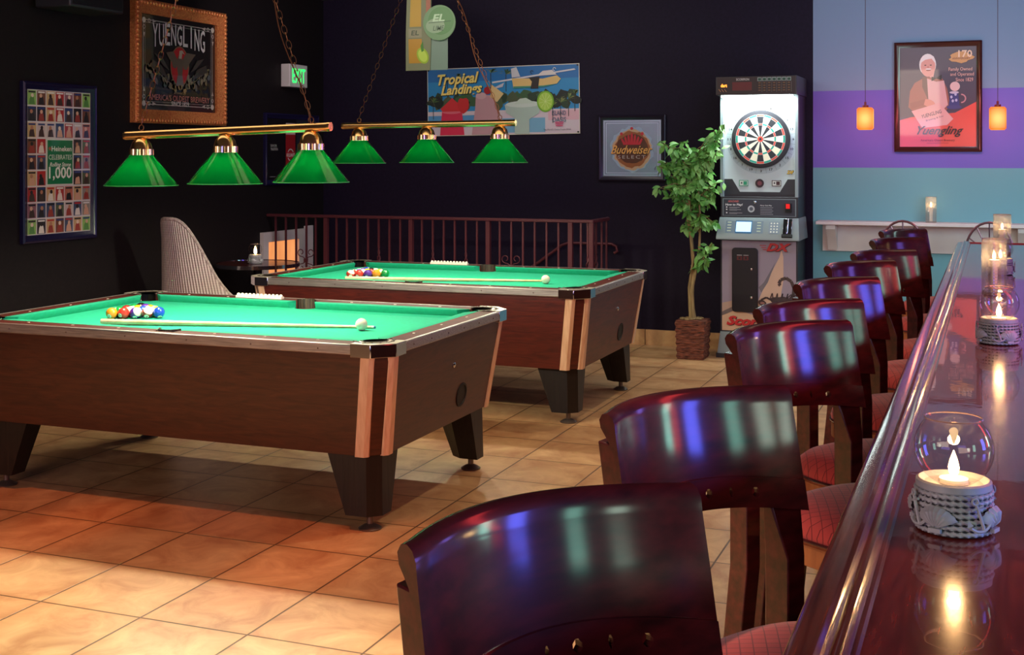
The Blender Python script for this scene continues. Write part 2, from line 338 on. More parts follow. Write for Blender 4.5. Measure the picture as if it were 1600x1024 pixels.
class Art:
    """flat printed artwork: local x right, z up, faces -y; every layer lies a hair in front of the last"""
    def __init__(s, step=.00035): s.v = []; s.f = []; s.c = []; s.d = 0; s.step = step
    def poly(s, pts, col, keep=False):
        if not keep: s.d += s.step
        o = len(s.v); s.v += [(x, -s.d, z) for x, z in pts]; s.f.append(tuple(range(o, o+len(pts)))); s.c.append(S(*col)); return s
    def rect(s, x0, x1, z0, z1, col, keep=False): return s.poly([(x0,z0),(x1,z0),(x1,z1),(x0,z1)], col, keep)
    def ell(s, cx, cz, rx, rz, col, n=24, keep=False, rot=0, a0=0, a1=2*PI):
        P = []
        full = abs(a1-a0-2*PI) < 1e-6
        for i in range(n if full else n+1):
            a = a0+(a1-a0)*i/n; x = rx*math.cos(a); z = rz*math.sin(a); P.append((cx+x*math.cos(rot)-z*math.sin(rot), cz+x*math.sin(rot)+z*math.cos(rot)))
        return s.poly(P, col, keep)
    def ring(s, cx, cz, r0, r1, col, a0=0, a1=2*PI, n=24, keep=False):
        if not keep: s.d += s.step
        k = s
        for i in range(n):
            a = a0+(a1-a0)*i/n; b = a0+(a1-a0)*(i+1)/n
            s.poly([(cx+r0*math.cos(a), cz+r0*math.sin(a)), (cx+r1*math.cos(a), cz+r1*math.sin(a)), (cx+r1*math.cos(b), cz+r1*math.sin(b)), (cx+r0*math.cos(b), cz+r0*math.sin(b))], col, True)
        return s
    def line(s, pts, w, col):
        s.d += s.step
        for (x0, z0), (x1, z1) in zip(pts[:-1], pts[1:]):
            L_ = math.hypot(x1-x0, z1-z0) or 1; nx, nz = -(z1-z0)/L_*w/2, (x1-x0)/L_*w/2
            s.poly([(x0-nx, z0-nz), (x1-nx, z1-nz), (x1+nx, z1+nz), (x0+nx, z0+nz)], col, True)
        return s
    def text(s, body, w, h, cx, cz, col, shear=0, bold=0, rot=0, space=1.0):
        s.d += s.step; vs_, fs = text2d(body, w, h, cx, cz, shear, bold, space, rot); o = len(s.v)
        s.v += [(x, -s.d, z) for x, z in vs_]; s.f += [tuple(i+o for i in f) for f in fs]; s.c += [S(*col)]*len(fs); return s
    def build(s, name, m, parent=None, loc=None):
        me = bpy.data.meshes.new(name); me.from_pydata(s.v, [], s.f); me.update()
        at = me.color_attributes.new('Col', 'FLOAT_COLOR', 'CORNER')
        for p, c in zip(me.polygons, s.c):
            for li in p.loop_indices: at.data[li].color = c
        # all faces look towards -y
        flip = [p.index for p in me.polygons if p.normal.y > 0]
        if flip:
            bm = bmesh.new(); bm.from_mesh(me); bm.faces.ensure_lookup_table(); bmesh.ops.reverse_faces(bm, faces=[bm.faces[i] for i in flip]); bm.to_mesh(me); bm.free()
        me.materials.append(m); o = bpy.data.objects.new(name, me); COL.objects.link(o)
        if parent: o.parent = parent
        if loc: o.location = loc
        return o
def blob(cx, cz, rx, rz, n=14, jit=.25, rnd=random):
    return [(cx+rx*(1+rnd.uniform(-jit, jit))*math.cos(2*PI*i/n), cz+rz*(1+rnd.uniform(-jit, jit))*math.sin(2*PI*i/n)) for i in range(n)]
def frame_mb(w, h, fw, depth, x=0):
    """moulded picture frame, outer size w x h, centred on x, z from 0, back at y=0"""
    mb = MB(); prof = [(0, 0), (0, depth*.8), (fw*.25, depth), (fw*.6, depth*.7), (fw, depth*.45), (fw, 0)]
    rings = []
    for sx, sz in ((-1, 0), (1, 0), (1, 1), (-1, 1)):
        rings.append([(x+sx*(w/2-a), -d, (a if sz == 0 else h-a)) for a, d in prof])
    rings.append(rings[0]); mb.loft(rings, caps=False); return mb

# ================================================================= THE ROOM
XL, YW, XR, ZC = -5.80, 10.15, 3.4, 3.02
HX1, HY0 = -3.05, 9.32   # stairwell opening
mb = MB(); mb.box(XL-.1, XR, -4, HY0, -.12, 0); mb.box(HX1, XR, HY0, YW+.1, -.12, 0); struct(mb.build('floor', M['floor'], smooth=0))
mb = MB(); mb.box(XL-.1, XR, -4, YW+.1, ZC, ZC+.12); struct(mb.build('ceiling', M['plaster'], smooth=0))
mb = MB(); mb.box(XL-.1, XL, 7.157, YW, -1.5, ZC)
mb.box(XL-.1, XL+.014, -4, 7.157, 0, ZC); struct(mb.build('wall_left', M['dark_wall_b'], smooth=0))
mb = MB(); mb.box(XL-.1, -1.348, YW, YW+.1, -1.5, ZC); struct(mb.build('wall_back_dark', M['dark_wall'], smooth=0))
mb = MB(); mb.box(-1.348, XR, YW, YW+.1, 0, ZC); struct(mb.build('wall_back_striped', M['blue_wall'], smooth=0))
mb = MB(); mb.box(XR, XR+.1, -4, YW+.1, 0, ZC); struct(mb.build('wall_right', M['dark_wall'], smooth=0))
mb = MB(); mb.box(XL-.1, XR, -4.1, -4, 0, ZC); struct(mb.build('wall_front', M['dark_wall'], smooth=0))
mb = MB(); mb.box(HX1, -1.36, YW-.014, YW, 0, .128); struct(mb.build('baseboard_back', M['floor'], smooth=0))
mb = MB(); mb.box(XL+.014, XL+.026, -4, 7.157, 0, .128); struct(mb.build('baseboard_left', M['floor'], smooth=0))
# stairwell lining and treads
mb = MB(); mb.box(XL, HX1, HY0-.02, HY0, -1.5, -.12); mb.box(XL, HX1, HY0, YW, -1.52, -1.5)
struct(mb.build('wall_stairwell', M['dark_wall'], smooth=0))
for i in range(7):
    x1 = HX1-.26*i; mb = MB(); mb.box(x1-.27, x1, HY0, YW, -1.5, -.19*(i+1)); struct(mb.build('trim_%d' % (i+1), M['dark_wall_b'], smooth=0))
# lit opening on the left wall beyond the railing
mb = MB(); mb.box(XL, XL+.035, 9.08, 9.16, -1.5, .93); mb.box(XL, XL+.035, 9.66, 9.80, -1.5, .93); mb.box(XL, XL+.035, 9.16, 9.66, .845, .93)
mb.box(XL, XL+.02, 9.80, 9.93, -1.5, .95); struct(mb.build('trim_8', M['white_paint'], smooth=0))
m = emit('emissive_pane', S(255, 150, 80), .9, S(240, 160, 100)); N, L, B = nodes(m)
nz = N.new('ShaderNodeTexNoise'); nz.inputs['Scale'].default_value = 9; nz.inputs['Detail'].default_value = 6; rp = N.new('ShaderNodeValToRGB'); rp.color_ramp.elements[0].color = S(216, 120, 66); rp.color_ramp.elements[1].color = S(255, 176, 108)
L.new(nz.outputs[0], rp.inputs[0]); L.new(rp.outputs[0], B.inputs['Emission Color'])
mb = MB(); mb.box(XL+.004, XL+.012, 9.16, 9.66, -1.5, .845); struct(mb.build('glow_pane_1', m, smooth=0))  # glow put into the pane for the lamplit wall beyond the opening

# ================================================================= LEFT WALL HANGINGS
RL = PI/2    # rotation that turns a -y facing piece to face +x
# speaker high on the left wall
t = thing('wall_speaker', (XL+.014, 6.60, 2.53), 'black loudspeaker mounted high on the left wall above the magazine cover poster', 'speaker')
MB().box(.06, .34, -.26, .26, 0, .42).build('cabinet', M['machine_dark'], t, bevel=.01)
MB().box(.34, .352, -.235, .235, .02, .40).build('grille', M['black_gloss'], t)
MB().box(0, .07, -.05, .05, .12, .26).build('bracket', M['black'], t)

# --- magazine cover poster
def poster_covers():
    t = thing('framed_poster', (XL+.016, 6.62, 1.02), 'dark framed poster of small magazine covers around a green panel reading 1,000', 'poster', rz=RL)
    W_, H_ = .70, 1.04
    frame_mb(W_, H_, .05, .035).build('frame', M['frame_violet_sheen'], t)
    a = Art(); a.rect(-W_/2+.045, W_/2-.045, .045, H_-.045, (226, 214, 214))
    rnd = random.Random(3); x0, x1, z0, z1 = -W_/2+.05, W_/2-.05, .05, H_-.05; cw, ch = (x1-x0)/7, (z1-z0)/9
    pal = [(120, 70, 50), (60, 56, 60), (196, 110, 90), (150, 140, 130), (180, 50, 50), (70, 80, 110), (210, 170, 120), (90, 100, 70), (40, 34, 40), (214, 190, 190), (150, 96, 110)]
    for i in range(7):
        for j in range(9):
            cx = x0+cw*(i+.5); cz = z0+ch*(j+.5)
            if 2 <= i <= 4 and 3 <= j <= 5: continue
            bg = rnd.choice(pal); fg = rnd.choice([(36, 28, 34), (222, 168, 140), (160, 60, 50), (240, 226, 216), (70, 50, 44)])
            if (i, j) in ((0, 0), (6, 0), (6, 8), (0, 8)): bg = (150, 190, 100); fg = (90, 140, 70)
            a.d = .0012; a.rect(cx-cw*.45, cx+cw*.45, cz-ch*.45, cz+ch*.45, bg)
            a.poly([(cx-cw*.3, cz-ch*.42), (cx+cw*.32, cz-ch*.42), (cx+cw*.2, cz+ch*.02), (cx+cw*.05, cz+ch*.1), (cx-cw*.12, cz+ch*.06), (cx-cw*.24, cz-ch*.08)], fg)
            a.ell(cx+rnd.uniform(-.08, .08)*cw, cz+ch*.14, cw*.15, ch*.13, rnd.choice([(226, 178, 150), (190, 130, 100), (240, 210, 190), (40, 30, 30)]), 10)
            a.rect(cx-cw*.36, cx+cw*.36, cz+ch*.30, cz+ch*.40, rnd.choice([(190, 40, 40), (240, 236, 230), (40, 60, 120), (30, 30, 30)]))
    gx0, gx1, gz0, gz1 = x0+cw*2+.004, x0+cw*5-.004, z0+ch*3+.006, z0+ch*6-.006; cx = (gx0+gx1)/2
    a.d = .004; a.rect(gx0, gx1, gz0, gz1, (230, 230, 220)); a.rect(gx0+.006, gx1-.006, gz0+.006, gz1-.006, (12, 122, 74))
    star = []
    for k in range(10): r = (.017 if k % 2 == 0 else .007); star.append((gx0+.028+r*math.cos(PI/2+k*PI/5), gz1-.062+r*math.sin(PI/2+k*PI/5)))
    a.poly(star, (206, 80, 60)); a.text('Heineken', .19, .034, cx+.014, gz1-.062, (236, 236, 226), 0, .02)
    a.text('CELEBRATES', .215, .032, cx, gz1-.118, (236, 236, 226)); a.text('Rolling Stone', .20, .036, cx, gz1-.170, (240, 240, 232), .3, .02); a.text('1,000', .215, .092, cx, gz0+.075, (244, 244, 238), 0, .02)
    a.build('print', M['art_glass'], t, (0, -.012, 0))
poster_covers()

# --- gilded brewery mirror
def brewery_mirror():
    W_, H_ = 1.14, .90
    t = thing('framed_mirror', (XL, 7.945, 1.822), 'large ornate gilt framed black mirror lettered YUENGLING in white', 'mirror', rz=RL)
    fm = frame_mb(W_, H_, .10, .06); fm.build('frame', M['gold'], t)
    mb = MB(); rnd = random.Random(5)
    for sx in (-1, 1):
        for k in range(26):
            z = .03+(H_-.06)*k/25; mb.sphere(.018, (sx*(W_/2-.022), -.056, z), 8, 5, (1, .5, .9))
    for k in range(32):
        x = -W_/2+.03+(W_-.06)*k/31; mb.sphere(.018, (x, -.056, H_-.022), 8, 5, (.9, .5, 1)); mb.sphere(.015, (x, -.056, .022), 8, 5, (.9, .5, 1))
    mb.build('carved_beading', M['gold'], t)
    a = Art(); w2 = W_/2-.095; a.rect(-w2, w2, .095, H_-.095, (10, 8, 12))
    lc = (176, 166, 160); b = .05
    for k, wd_ in ((.045, .006), (.065, .0025)):
        a.line([(-w2+k, .095+k), (w2-k, .095+k), (w2-k, H_-.095-k), (-w2+k, H_-.095-k), (-w2+k, .095+k)], wd_, lc)
    for sx in (-1, 1):
        for zc, sz in ((.095+.05, 1), (H_-.095-.05, -1)):
            x = sx*(w2-.05)
            a.ell(x, zc, .022, .022, (200, 190, 180), 8); a.ring(x-sx*.06, zc, .010, .016, lc); a.ring(x, zc+sz*.05, .010, .016, lc); a.poly([(x-sx*.10, zc-.014), (x-sx*.14, zc), (x-sx*.10, zc+.014)], lc); a.poly([(x-.014, zc+sz*.09), (x+.014, zc+sz*.09), (x, zc+sz*.125)], lc)
    # arched lettering
    word = 'YUENGLING'; n = len(word)
    for i, chh in enumerate(word):
        u = (i-(n-1)/2)/((n-1)/2); x = u*.295; z = H_-.235-.012*u*u*1.2+.01
        hgt = .155+.018*abs(u); a.d = .0042; a.text(chh, (.062 if chh != 'I' else .016), hgt, x, z-(.006 if abs(u) > .5 else 0), (206, 200, 200), 0, .012)
    a.d = .006
    a.ell(.0, .44, .118, .155, (120, 96, 70), 28); a.ell(0, .44, .108, .145, (176, 30, 34), 28)
    # eagle: body, spread wings, head, tail
    ec = (96, 84, 70); a.poly([(-.02, .36), (.03, .36), (.04, .46), (.02, .52), (-.02, .52), (-.04, .45)], ec)
    a.poly([(-.02, .48), (-.08, .55), (-.17, .535), (-.13, .49), (-.10, .47), (-.09, .43), (-.05, .42)], ec); a.poly([(.02, .48), (.08, .55), (.20, .545), (.14, .49), (.11, .46), (.09, .42), (.05, .42)], ec)
    a.poly([(-.015, .50), (.02, .50), (.03, .545), (.06, .535), (.03, .565), (-.005, .56)], (170, 160, 140)); a.poly([(-.03, .37), (.03, .37), (.05, .29), (-.05, .29)], (110, 104, 96))
    rnd = random.Random(11)
    for sx in (-1, 1):
        for k in range(20):
            u = k/19; x = sx*(.09+.30*u)+rnd.uniform(-.012, .012); z = .30+.10*u+rnd.uniform(-.05, .05)
            a.d = .0085; a.poly(blob(x, z, .020, .026, 7, .4, rnd), rnd.choice([(110, 100, 70), (84, 84, 84), (128, 118, 92), (74, 78, 66)]))
        a.line([(sx*.10, .30), (sx*.2, .34), (sx*.36, .44)], .005, (120, 110, 80)); a.poly([(sx*.13, .40), (sx*.22, .50), (sx*.31, .52), (sx*.20, .43)], (64, 60, 54))
        a.poly([(sx*.14, .33), (sx*.22, .43), (sx*.33, .47), (sx*.36, .42), (sx*.20, .36)], (56, 52, 46))
    for k in range(8): a.d = .0095; a.poly(blob(rnd.uniform(-.10, .10), .27+rnd.uniform(-.015, .02), .02, .018, 7, .4, rnd), (150, 124, 72))
    a.text('Brewed By', .15, .028, 0, .235, (150, 124, 80), .4); a.text("AMERICA'S OLDEST BREWERY", .76, .046, 0, .195, (176, 106, 96), 0, .012)
    a.text('SINCE 1829', .22, .036, 0, .153, (206, 196, 190), 0, .015)
    a.build('mirror_print', M['art_glass'], t, (0, -.008, 0))
brewery_mirror()

# --- dark framed beer advertisement behind the lamp
def beer_print():
    W_, H_ = .90, .62
    t = thing('framed_print', (XL, 9.58, 1.33), 'dark framed print of a tall red beer glass, partly hidden behind the green lampshade', 'picture', rz=RL)
    frame_mb(W_, H_, .045, .03).build('frame', M['frame_violet_sheen'], t)
    a = Art(); a.rect(-.41, .41, .04, .58, (12, 10, 14)); a.rect(.08, .41, .04, .58, (36, 40, 50)); a.rect(-.10, .06, .06, .44, (150, 24, 30)); a.rect(-.10, .06, .44, .54, (206, 186, 184))
    a.ring(-.02, .26, .045, .055, (210, 200, 196)); a.rect(-.095, .055, .235, .285, (170, 36, 44)); a.text("KILLIAN'S", .13, .032, -.02, .26, (226, 216, 210), 0, .02)
    a.poly([(-.05, .20), (.01, .20), (-.02, .16)], (210, 200, 196)); a.text('SAVOR', .10, .022, -.30, .34, (200, 196, 196)); a.text('TRADITION.', .12, .022, -.29, .31, (200, 196, 196)); a.rect(-.36, -.27, .07, .074, (150, 150, 150))
    a.build('print', M['art_glass'], t, (0, -.006, 0))
beer_print()

# --- EXIT sign
t = thing('exit_sign', (XL, 9.56, 2.185), 'white box exit sign with glowing green letters on the left wall', 'sign', rz=RL)
MB().box(-.15, .15, -.09, 0, 0, .20).build('housing', M['white_paint'], t, bevel=.006)
a = Art(); a.rect(-.142, .142, .01, .19, (200, 214, 200)); a.build('face', M['art'], t, (0, -.0905, 0))
a = Art(); a.text('EXIT', .215, .125, 0, .10, (40, 250, 100), 0, .008, 0, 1.15); a.build('lettering', M['art_lit'], t, (0, -.0925, 0))

# ================================================================= BACK WALL HANGINGS
def banner():
    t = thing('vinyl_banner', (-4.013, YW-.004, 1.765), 'wide beach drinks banner reading Tropical Landings on the dark back wall', 'banner'); t.rotation_euler = (0, -.012, 0)
    W_, H_ = 1.43, .60; x0 = -W_/2
    MB().box(-W_/2, W_/2, -.006, 0, 0, H_).build('sheet', M['white'], t)
    a = Art(); X = lambda u: x0+u*W_; Z = lambda v: v*H_
    def sky(u0, u1, v0, v1, c): a.rect(X(u0), X(u1), Z(v0), Z(v1), c)
    sky(.004, .996, .01, .99, (40, 140, 196)); a.rect(X(0.004), X(.996), Z(.80), Z(.99), (30, 112, 178))
    a.rect(X(.004), X(.996), Z(.01), Z(.36), (214, 198, 206)); a.rect(X(.004), X(.36), Z(.18), Z(.30), (86, 150, 200)); a.rect(X(.50), X(.78), Z(.03), Z(.24), (120, 174, 204)); a.rect(X(.80), X(.996), Z(.2), Z(.34), (222, 176, 186))
    rnd = random.Random(2)
    for k in range(46):
        u = rnd.random(); a.d = .0016+.00002*k; a.poly(blob(X(u), Z(.50+rnd.uniform(-.07, .07)), .05, .05, 9, .4, rnd), rnd.choice([(34, 60, 40), (22, 40, 30), (56, 92, 56), (74, 88, 60), (16, 28, 24)]))
    for (u, v, r) in ((.04, .55, .07), (.14, .86, .06), (.21, .92, .05), (.43, .96, .08), (.53, .93, .08), (.93, .55, .08), (.88, .50, .07), (.97, .62, .06), (.83, .46, .06)):
        a.line([(X(u), Z(v-.05)), (X(u), Z(v-.30))], .006, (50, 44, 36))
        for k in range(9):
            an = PI*k/8+rnd.uniform(-.1, .1); ex, ez = math.cos(an)*r, math.sin(an)*r*.8; a.d = .0034
            xa, za = X(u), Z(v-.05)
            if za+ez > H_*.985: ez = H_*.985-za
            ex = max(x0+.008-xa, min(W_/2-.008-xa, ex))
            a.poly([(xa, za), (xa+ex*.5-.006, za+ez*.75+.008*0), (xa+ex, za+ez*.8), (xa+ex*.5+.008, za+ez*.5)], rnd.choice([(40, 80, 50), (90, 120, 60), (130, 140, 80)]))
    a.d = .0045
    # red slush, strawberry
    a.poly([(X(.085), Z(.01)), (X(.25), Z(.01)), (X(.235), Z(.36)), (X(.10), Z(.36))], (216, 44, 80)); a.ell(X(.168), Z(.36), .098, .022, (230, 110, 124)); a.poly([(X(.09), Z(.40)), (X(.17), Z(.56)), (X(.20), Z(.50)), (X(.24), Z(.42)), (X(.225), Z(.36)), (X(.105), Z(.36))], (214, 46, 52)); a.poly(blob(X(.245), Z(.46), .056, .075, 12, .12, rnd), (206, 40, 44)); a.poly(blob(X(.24), Z(.575), .04, .014, 9, .4, rnd), (50, 96, 46))
    # pink drink, cherry, pineapple
    a.poly([(X(.30), Z(.01)), (X(.48), Z(.01)), (X(.475), Z(.30)), (X(.455), Z(.58)), (X(.33), Z(.60)), (X(.325), Z(.40))], (196, 150, 156)); a.ell(X(.365), Z(.58), .05, .03, (208, 168, 172)); a.poly([(X(.435), Z(.74)), (X(.515), Z(.60)), (X(.47), Z(.48)), (X(.425), Z(.56))], (226, 196, 136)); a.ell(X(.408), Z(.655), .034, .034, (170, 26, 36))
    # margarita and lime
    a.poly([(X(.52), Z(.44)), (X(.76), Z(.44)), (X(.74), Z(.30)), (X(.68), Z(.22)), (X(.68), Z(.01)), (X(.585), Z(.01)), (X(.585), Z(.24)), (X(.53), Z(.32))], (176, 196, 184)); a.ell(X(.64), Z(.44), .16, .028, (204, 216, 206)); a.poly([(X(.58), Z(.44)), (X(.62), Z(.52)), (X(.66), Z(.53)), (X(.72), Z(.45))], (196, 212, 196))
    a.ell(X(.785), Z(.47), .078, .092, (120, 180, 40), 24); a.ell(X(.785), Z(.47), .064, .078, (176, 214, 84), 24)
    for k in range(5): an = k*PI/5+.2; a.d = .0092; a.line([(X(.785)-.06*math.cos(an), Z(.47)-.07*math.sin(an)), (X(.785)+.06*math.cos(an), Z(.47)+.07*math.sin(an))], .003, (214, 236, 150))
    # seaplane
    a.poly([(X(.44), Z(.78)), (X(.97), Z(.93)), (X(.98), Z(.91)), (X(.44), Z(.755))], (214, 216, 220)); a.poly([(X(.57), Z(.83)), (X(.565), Z(.96)), (X(.60), Z(.98)), (X(.625), Z(.84))], (206, 206, 210)); a.poly([(X(.57), Z(.82)), (X(.77), Z(.80)), (X(.86), Z(.84)), (X(.885), Z(.79)), (X(.86), Z(.72)), (X(.78), Z(.68)), (X(.58), Z(.67))], (226, 190, 118)); a.poly([(X(.58), Z(.67)), (X(.78), Z(.68)), (X(.86), Z(.72)), (X(.77), Z(.70)), (X(.58), Z(.70))], (60, 140, 116)); a.poly([(X(.68), Z(.82)), (X(.75), Z(.83)), (X(.74), Z(.66)), (X(.69), Z(.66)), (X(.70), Z(.76))], (34, 24, 26))
    a.poly([(X(.73), Z(.84)), (X(.77), Z(.91)), (X(.83), Z(.92)), (X(.86), Z(.85))], (222, 214, 210)); a.ring(X(.70), Z(.90), .010, .015, (30, 30, 34), 0, 5); a.ring(X(.845), Z(.93), .010, .015, (230, 230, 230), 0, 5); a.poly([(X(.46), Z(.70)), (X(.52), Z(.76)), (X(.51), Z(.70)), (X(.47), Z(.68))], (200, 200, 210))
    for dx, dz, c in ((.006, -.006, (40, 36, 20)), (0, 0, (255, 226, 120))):
        a.text('Tropical', .40, .125, X(.215)+dx, Z(.82)+dz, c, .35, .03, .045); a.text('Landings', .40, .115, X(.235)+dx, Z(.665)+dz, c, .35, .03, .045)
    a.text('ISLAND', .125, .040, X(.872), Z(.30), (24, 90, 120)); a.text('OASIS', .125, .040, X(.872), Z(.205), (24, 90, 120))
    for k in range(3): a.rect(X(.845)+.004*k, X(.90)-.003*k, Z(.16-.025*k), Z(.172-.025*k), (226, 60, 110))
    a.text("The World's Choice Frozen Drink", .25, .014, X(.86), Z(.065), (60, 60, 80))
    a.build('print', M['art'], t, (0, -.0062, 0))
    for u in (-W_/2+.014, W_/2-.014):
        for z in (.014, H_-.014): mb = MB(); mb.cyl(.008, 0, .004, 8, T=Matrix.Translation((u, -.012, z)) @ Matrix.Rotation(-PI/2, 4, 'X') @ Matrix.Rotation(PI, 4, 'X')); mb.build('eyelet', M['black_gloss'], t)
banner()

def bud_mirror():
    W_, H_ = .585, .555
    t = thing('framed_mirror', (-2.84, YW, 1.37), 'square dark framed silvery mirror with red crown and Budweiser SELECT lettering', 'mirror')
    frame_mb(W_, H_, .04, .03).build('frame', M['frame_dark'], t)
    MB().box(-W_/2+.035, W_/2-.035, -.010, -.004, .035, H_-.035).build('mirror_glass', mat('silvered_glass', S(170, 184, 214), .2, .5), t)
    a = Art(); rnd = random.Random(4); cz = H_/2; w2, h2 = W_/2-.038, H_/2-.038
    for k in (.012, .03): a.line([(-w2+k, cz-h2+k), (w2-k, cz-h2+k), (w2-k, cz+h2-k), (-w2+k, cz+h2-k), (-w2+k, cz-h2+k)], .004, (200, 210, 236))
    a.poly(blob(0, cz-.01, .185, .19, 40, .07, rnd), (150, 170, 196)); a.poly(blob(0, cz-.01, .165, .175, 40, .07, rnd), (196, 160, 128)); a.poly(blob(0, cz-.01, .15, .155, 40, .06, rnd), (150, 84, 44)); a.poly(blob(0, cz-.005, .14, .12, 40, .06, rnd), (84, 36, 20))
    rd = (190, 24, 50); zb = cz+.035
    for i in range(7):
        u = (i-3)/3; hh = .10-.05*abs(u); x = u*.065; a.d = .005; a.poly([(x-.012, zb), (x+.012, zb), (x+u*.02+.009, zb+hh*.75), (x+u*.02, zb+hh), (x+u*.02-.009, zb+hh*.75)], rd)
    for u, hh in ((-.09, .085), (0, .13), (.09, .085)): a.d = .006; a.ell(u, zb+hh, .013, .013, rd, 12)
    a.rect(-.075, .075, zb-.008, zb+.006, rd)
    a.text('Budweiser', .36, .075, 0, cz-.015, (60, 24, 10), .45, .035); a.text('Budweiser', .36, .072, -.002, cz-.013, (236, 170, 88), .45, .012); a.text('SELECT', .24, .028, 0, cz-.075, (190, 170, 170), 0, 0, 0, 1.3)
    a.build('mirror_print', M['art_glass'], t, (0, -.0105, 0))
bud_mirror()

def old_man_poster():
    W_, H_ = .64, .85
    t = thing('framed_poster', (-.405, YW, 1.612), 'brown framed poster of a white-haired man in a bow tie, lettered Yuengling', 'poster')
    frame_mb(W_, H_, .04, .035).build('frame', M['frame_mahog'], t)
    a = Art(); w2 = W_/2-.036; z0, z1 = .036, H_-.036; Hh = z1-z0; X = lambda u: -w2+2*w2*u; Z = lambda v: z0+Hh*v
    a.rect(-w2, w2, z0, z1, (74, 64, 84)); rnd = random.Random(6)
    a.poly([(X(0), Z(0)), (X(1), Z(0)), (X(1), Z(.45)), (X(.72), Z(.34)), (X(.15), Z(.30)), (X(0), Z(.27))], (222, 84, 74))
    a.poly([(X(.12), Z(.40)), (X(.14), Z(.56)), (X(.20), Z(.64)), (X(.34), Z(.70)), (X(.56), Z(.68)), (X(.62), Z(.58)), (X(.66), Z(.42)), (X(.58), Z(.33)), (X(.22), Z(.33))], (160, 96, 84))
    a.poly([(X(.34), Z(.69)), (X(.48), Z(.65)), (X(.58), Z(.66)), (X(.63), Z(.42)), (X(.55), Z(.36)), (X(.40), Z(.36)), (X(.37), Z(.50))], (222, 176, 176)); a.poly([(X(.30), Z(.70)), (X(.36), Z(.70)), (X(.38), Z(.46)), (X(.30), Z(.60))], (110, 76, 70))
    a.poly([(X(.30), Z(.74)), (X(.44), Z(.68)), (X(.46), Z(.76)), (X(.36), Z(.80))], (230, 170, 160))
    a.ell(X(.37), Z(.82), .062, .085, (236, 226, 226), 20); a.ell(X(.375), Z(.80), .054, .078, (224, 156, 146), 20); a.poly([(X(.28), Z(.84)), (X(.30), Z(.90)), (X(.38), Z(.92)), (X(.45), Z(.90)), (X(.46), Z(.84)), (X(.42), Z(.88)), (X(.34), Z(.87))], (238, 228, 228))
    for sx in (-1, 1): a.ell(X(.375)+sx*.02, Z(.815), .008, .004, (60, 40, 40), 8)
    a.poly([(X(.375)-.006, Z(.79)), (X(.375)+.006, Z(.79)), (X(.375), Z(.81))], (196, 120, 110)); a.ell(X(.38), Z(.765), .018, .006, (150, 60, 60), 10); a.ell(X(.38), Z(.777), .022, .005, (236, 226, 226), 10)
    a.poly([(X(.42), Z(.70)), (X(.48), Z(.685)), (X(.55), Z(.72)), (X(.55), Z(.665)), (X(.48), Z(.68)), (X(.42), Z(.655))], (24, 18, 24))
    a.ell(X(.38), Z(.44), .05, .028, (214, 140, 124), 14, rot=-.3); a.poly([(X(.14), Z(.44)), (X(.34), Z(.48)), (X(.32), Z(.42)), (X(.16), Z(.38))], (150, 88, 78))
    a.poly([(X(.16), Z(.36)), (X(.52), Z(.44)), (X(.70), Z(.28)), (X(.62), Z(.22)), (X(.30), Z(.19))], (226, 170, 172)); a.text('YUENGLING', .15, .028, X(.42), Z(.33), (70, 50, 80), .2, .01, .28); a.text('Brewing & Son', .13, .016, X(.46), Z(.285), (90, 60, 90), 0, 0, .28)
    # stein
    a.poly([(X(.64), Z(.40)), (X(.78), Z(.40)), (X(.76), Z(.54)), (X(.66), Z(.54))], (60, 60, 130)); a.ell(X(.71), Z(.395), .055, .016, (70, 66, 130)); a.ring(X(.80), Z(.48), .026, .036, (196, 140, 150), -1.6, 1.6, 12); a.ell(X(.72), Z(.60), .036, .036, (226, 190, 190)); a.ell(X(.71), Z(.54), .034, .010, (200, 190, 210))
    for (dx, dz) in ((-.02, .02), (.01, .04), (.015, -.005), (-.01, -.01)): a.d = .009; a.ell(X(.71)+dx, Z(.47)+dz, .009, .012, (190, 190, 226), 8)
    a.poly(blob(X(.80), Z(.885), .085, .04, 16, .25, rnd), (206, 150, 90)); a.text('170', .10, .055, X(.85), Z(.92), (236, 200, 170), 0, .02); a.text('ANNIVERSARY', .13, .016, X(.80), Z(.875), (120, 50, 40), 0, .01)
    a.text('Family Owned', .17, .034, X(.79), Z(.765), (236, 180, 170)); a.text('and Operated', .17, .034, X(.81), Z(.715), (236, 180, 170)); a.text('Since 1829', .125, .028, X(.84), Z(.665), (236, 180, 170))
    a.text('Yuengling', .34, .085, X(.53), Z(.155), (34, 14, 24), .5, .012); a.text("America's Oldest Brewery", .25, .022, X(.50), Z(.068), (120, 34, 40)); a.rect(X(.36), X(.64), Z(.04), Z(.043), (140, 44, 44))
    a.build('print', M['art_glass'], t, (0, -.006, 0))
old_man_poster()

# wall shelf
t = thing('wall_shelf', (0, YW, 0), 'long white drink ledge with bracket along the blue striped wall', 'shelf')
MB().box(-1.30, 1.6, -.22, 0, 1.045, 1.072).build('shelf_board', M['white_paint'], t, bevel=.004)
MB().box(-1.27, 1.6, -.025, 0, .83, 1.045).build('apron', M['white_paint'], t)
for x in (-1.19, .2, 1.4):
    mb = MB(); mb.loft([[(x-.035, -.025, .84), (x-.035, -.05, .84), (x-.035, -.10, .93), (x-.035, -.19, 1.01), (x-.035, -.19, 1.045), (x-.035, -.025, 1.045)], [(x+.035, -.025, .84), (x+.035, -.05, .84), (x+.035, -.10, .93), (x+.035, -.19, 1.01), (x+.035, -.19, 1.045), (x+.035, -.025, 1.045)]]); mb.build('bracket', M['white_paint'], t)
t = thing('wall_outlet', (-1.30, YW, .50), 'beige electrical outlet plate low on the blue wall corner', 'outlet')
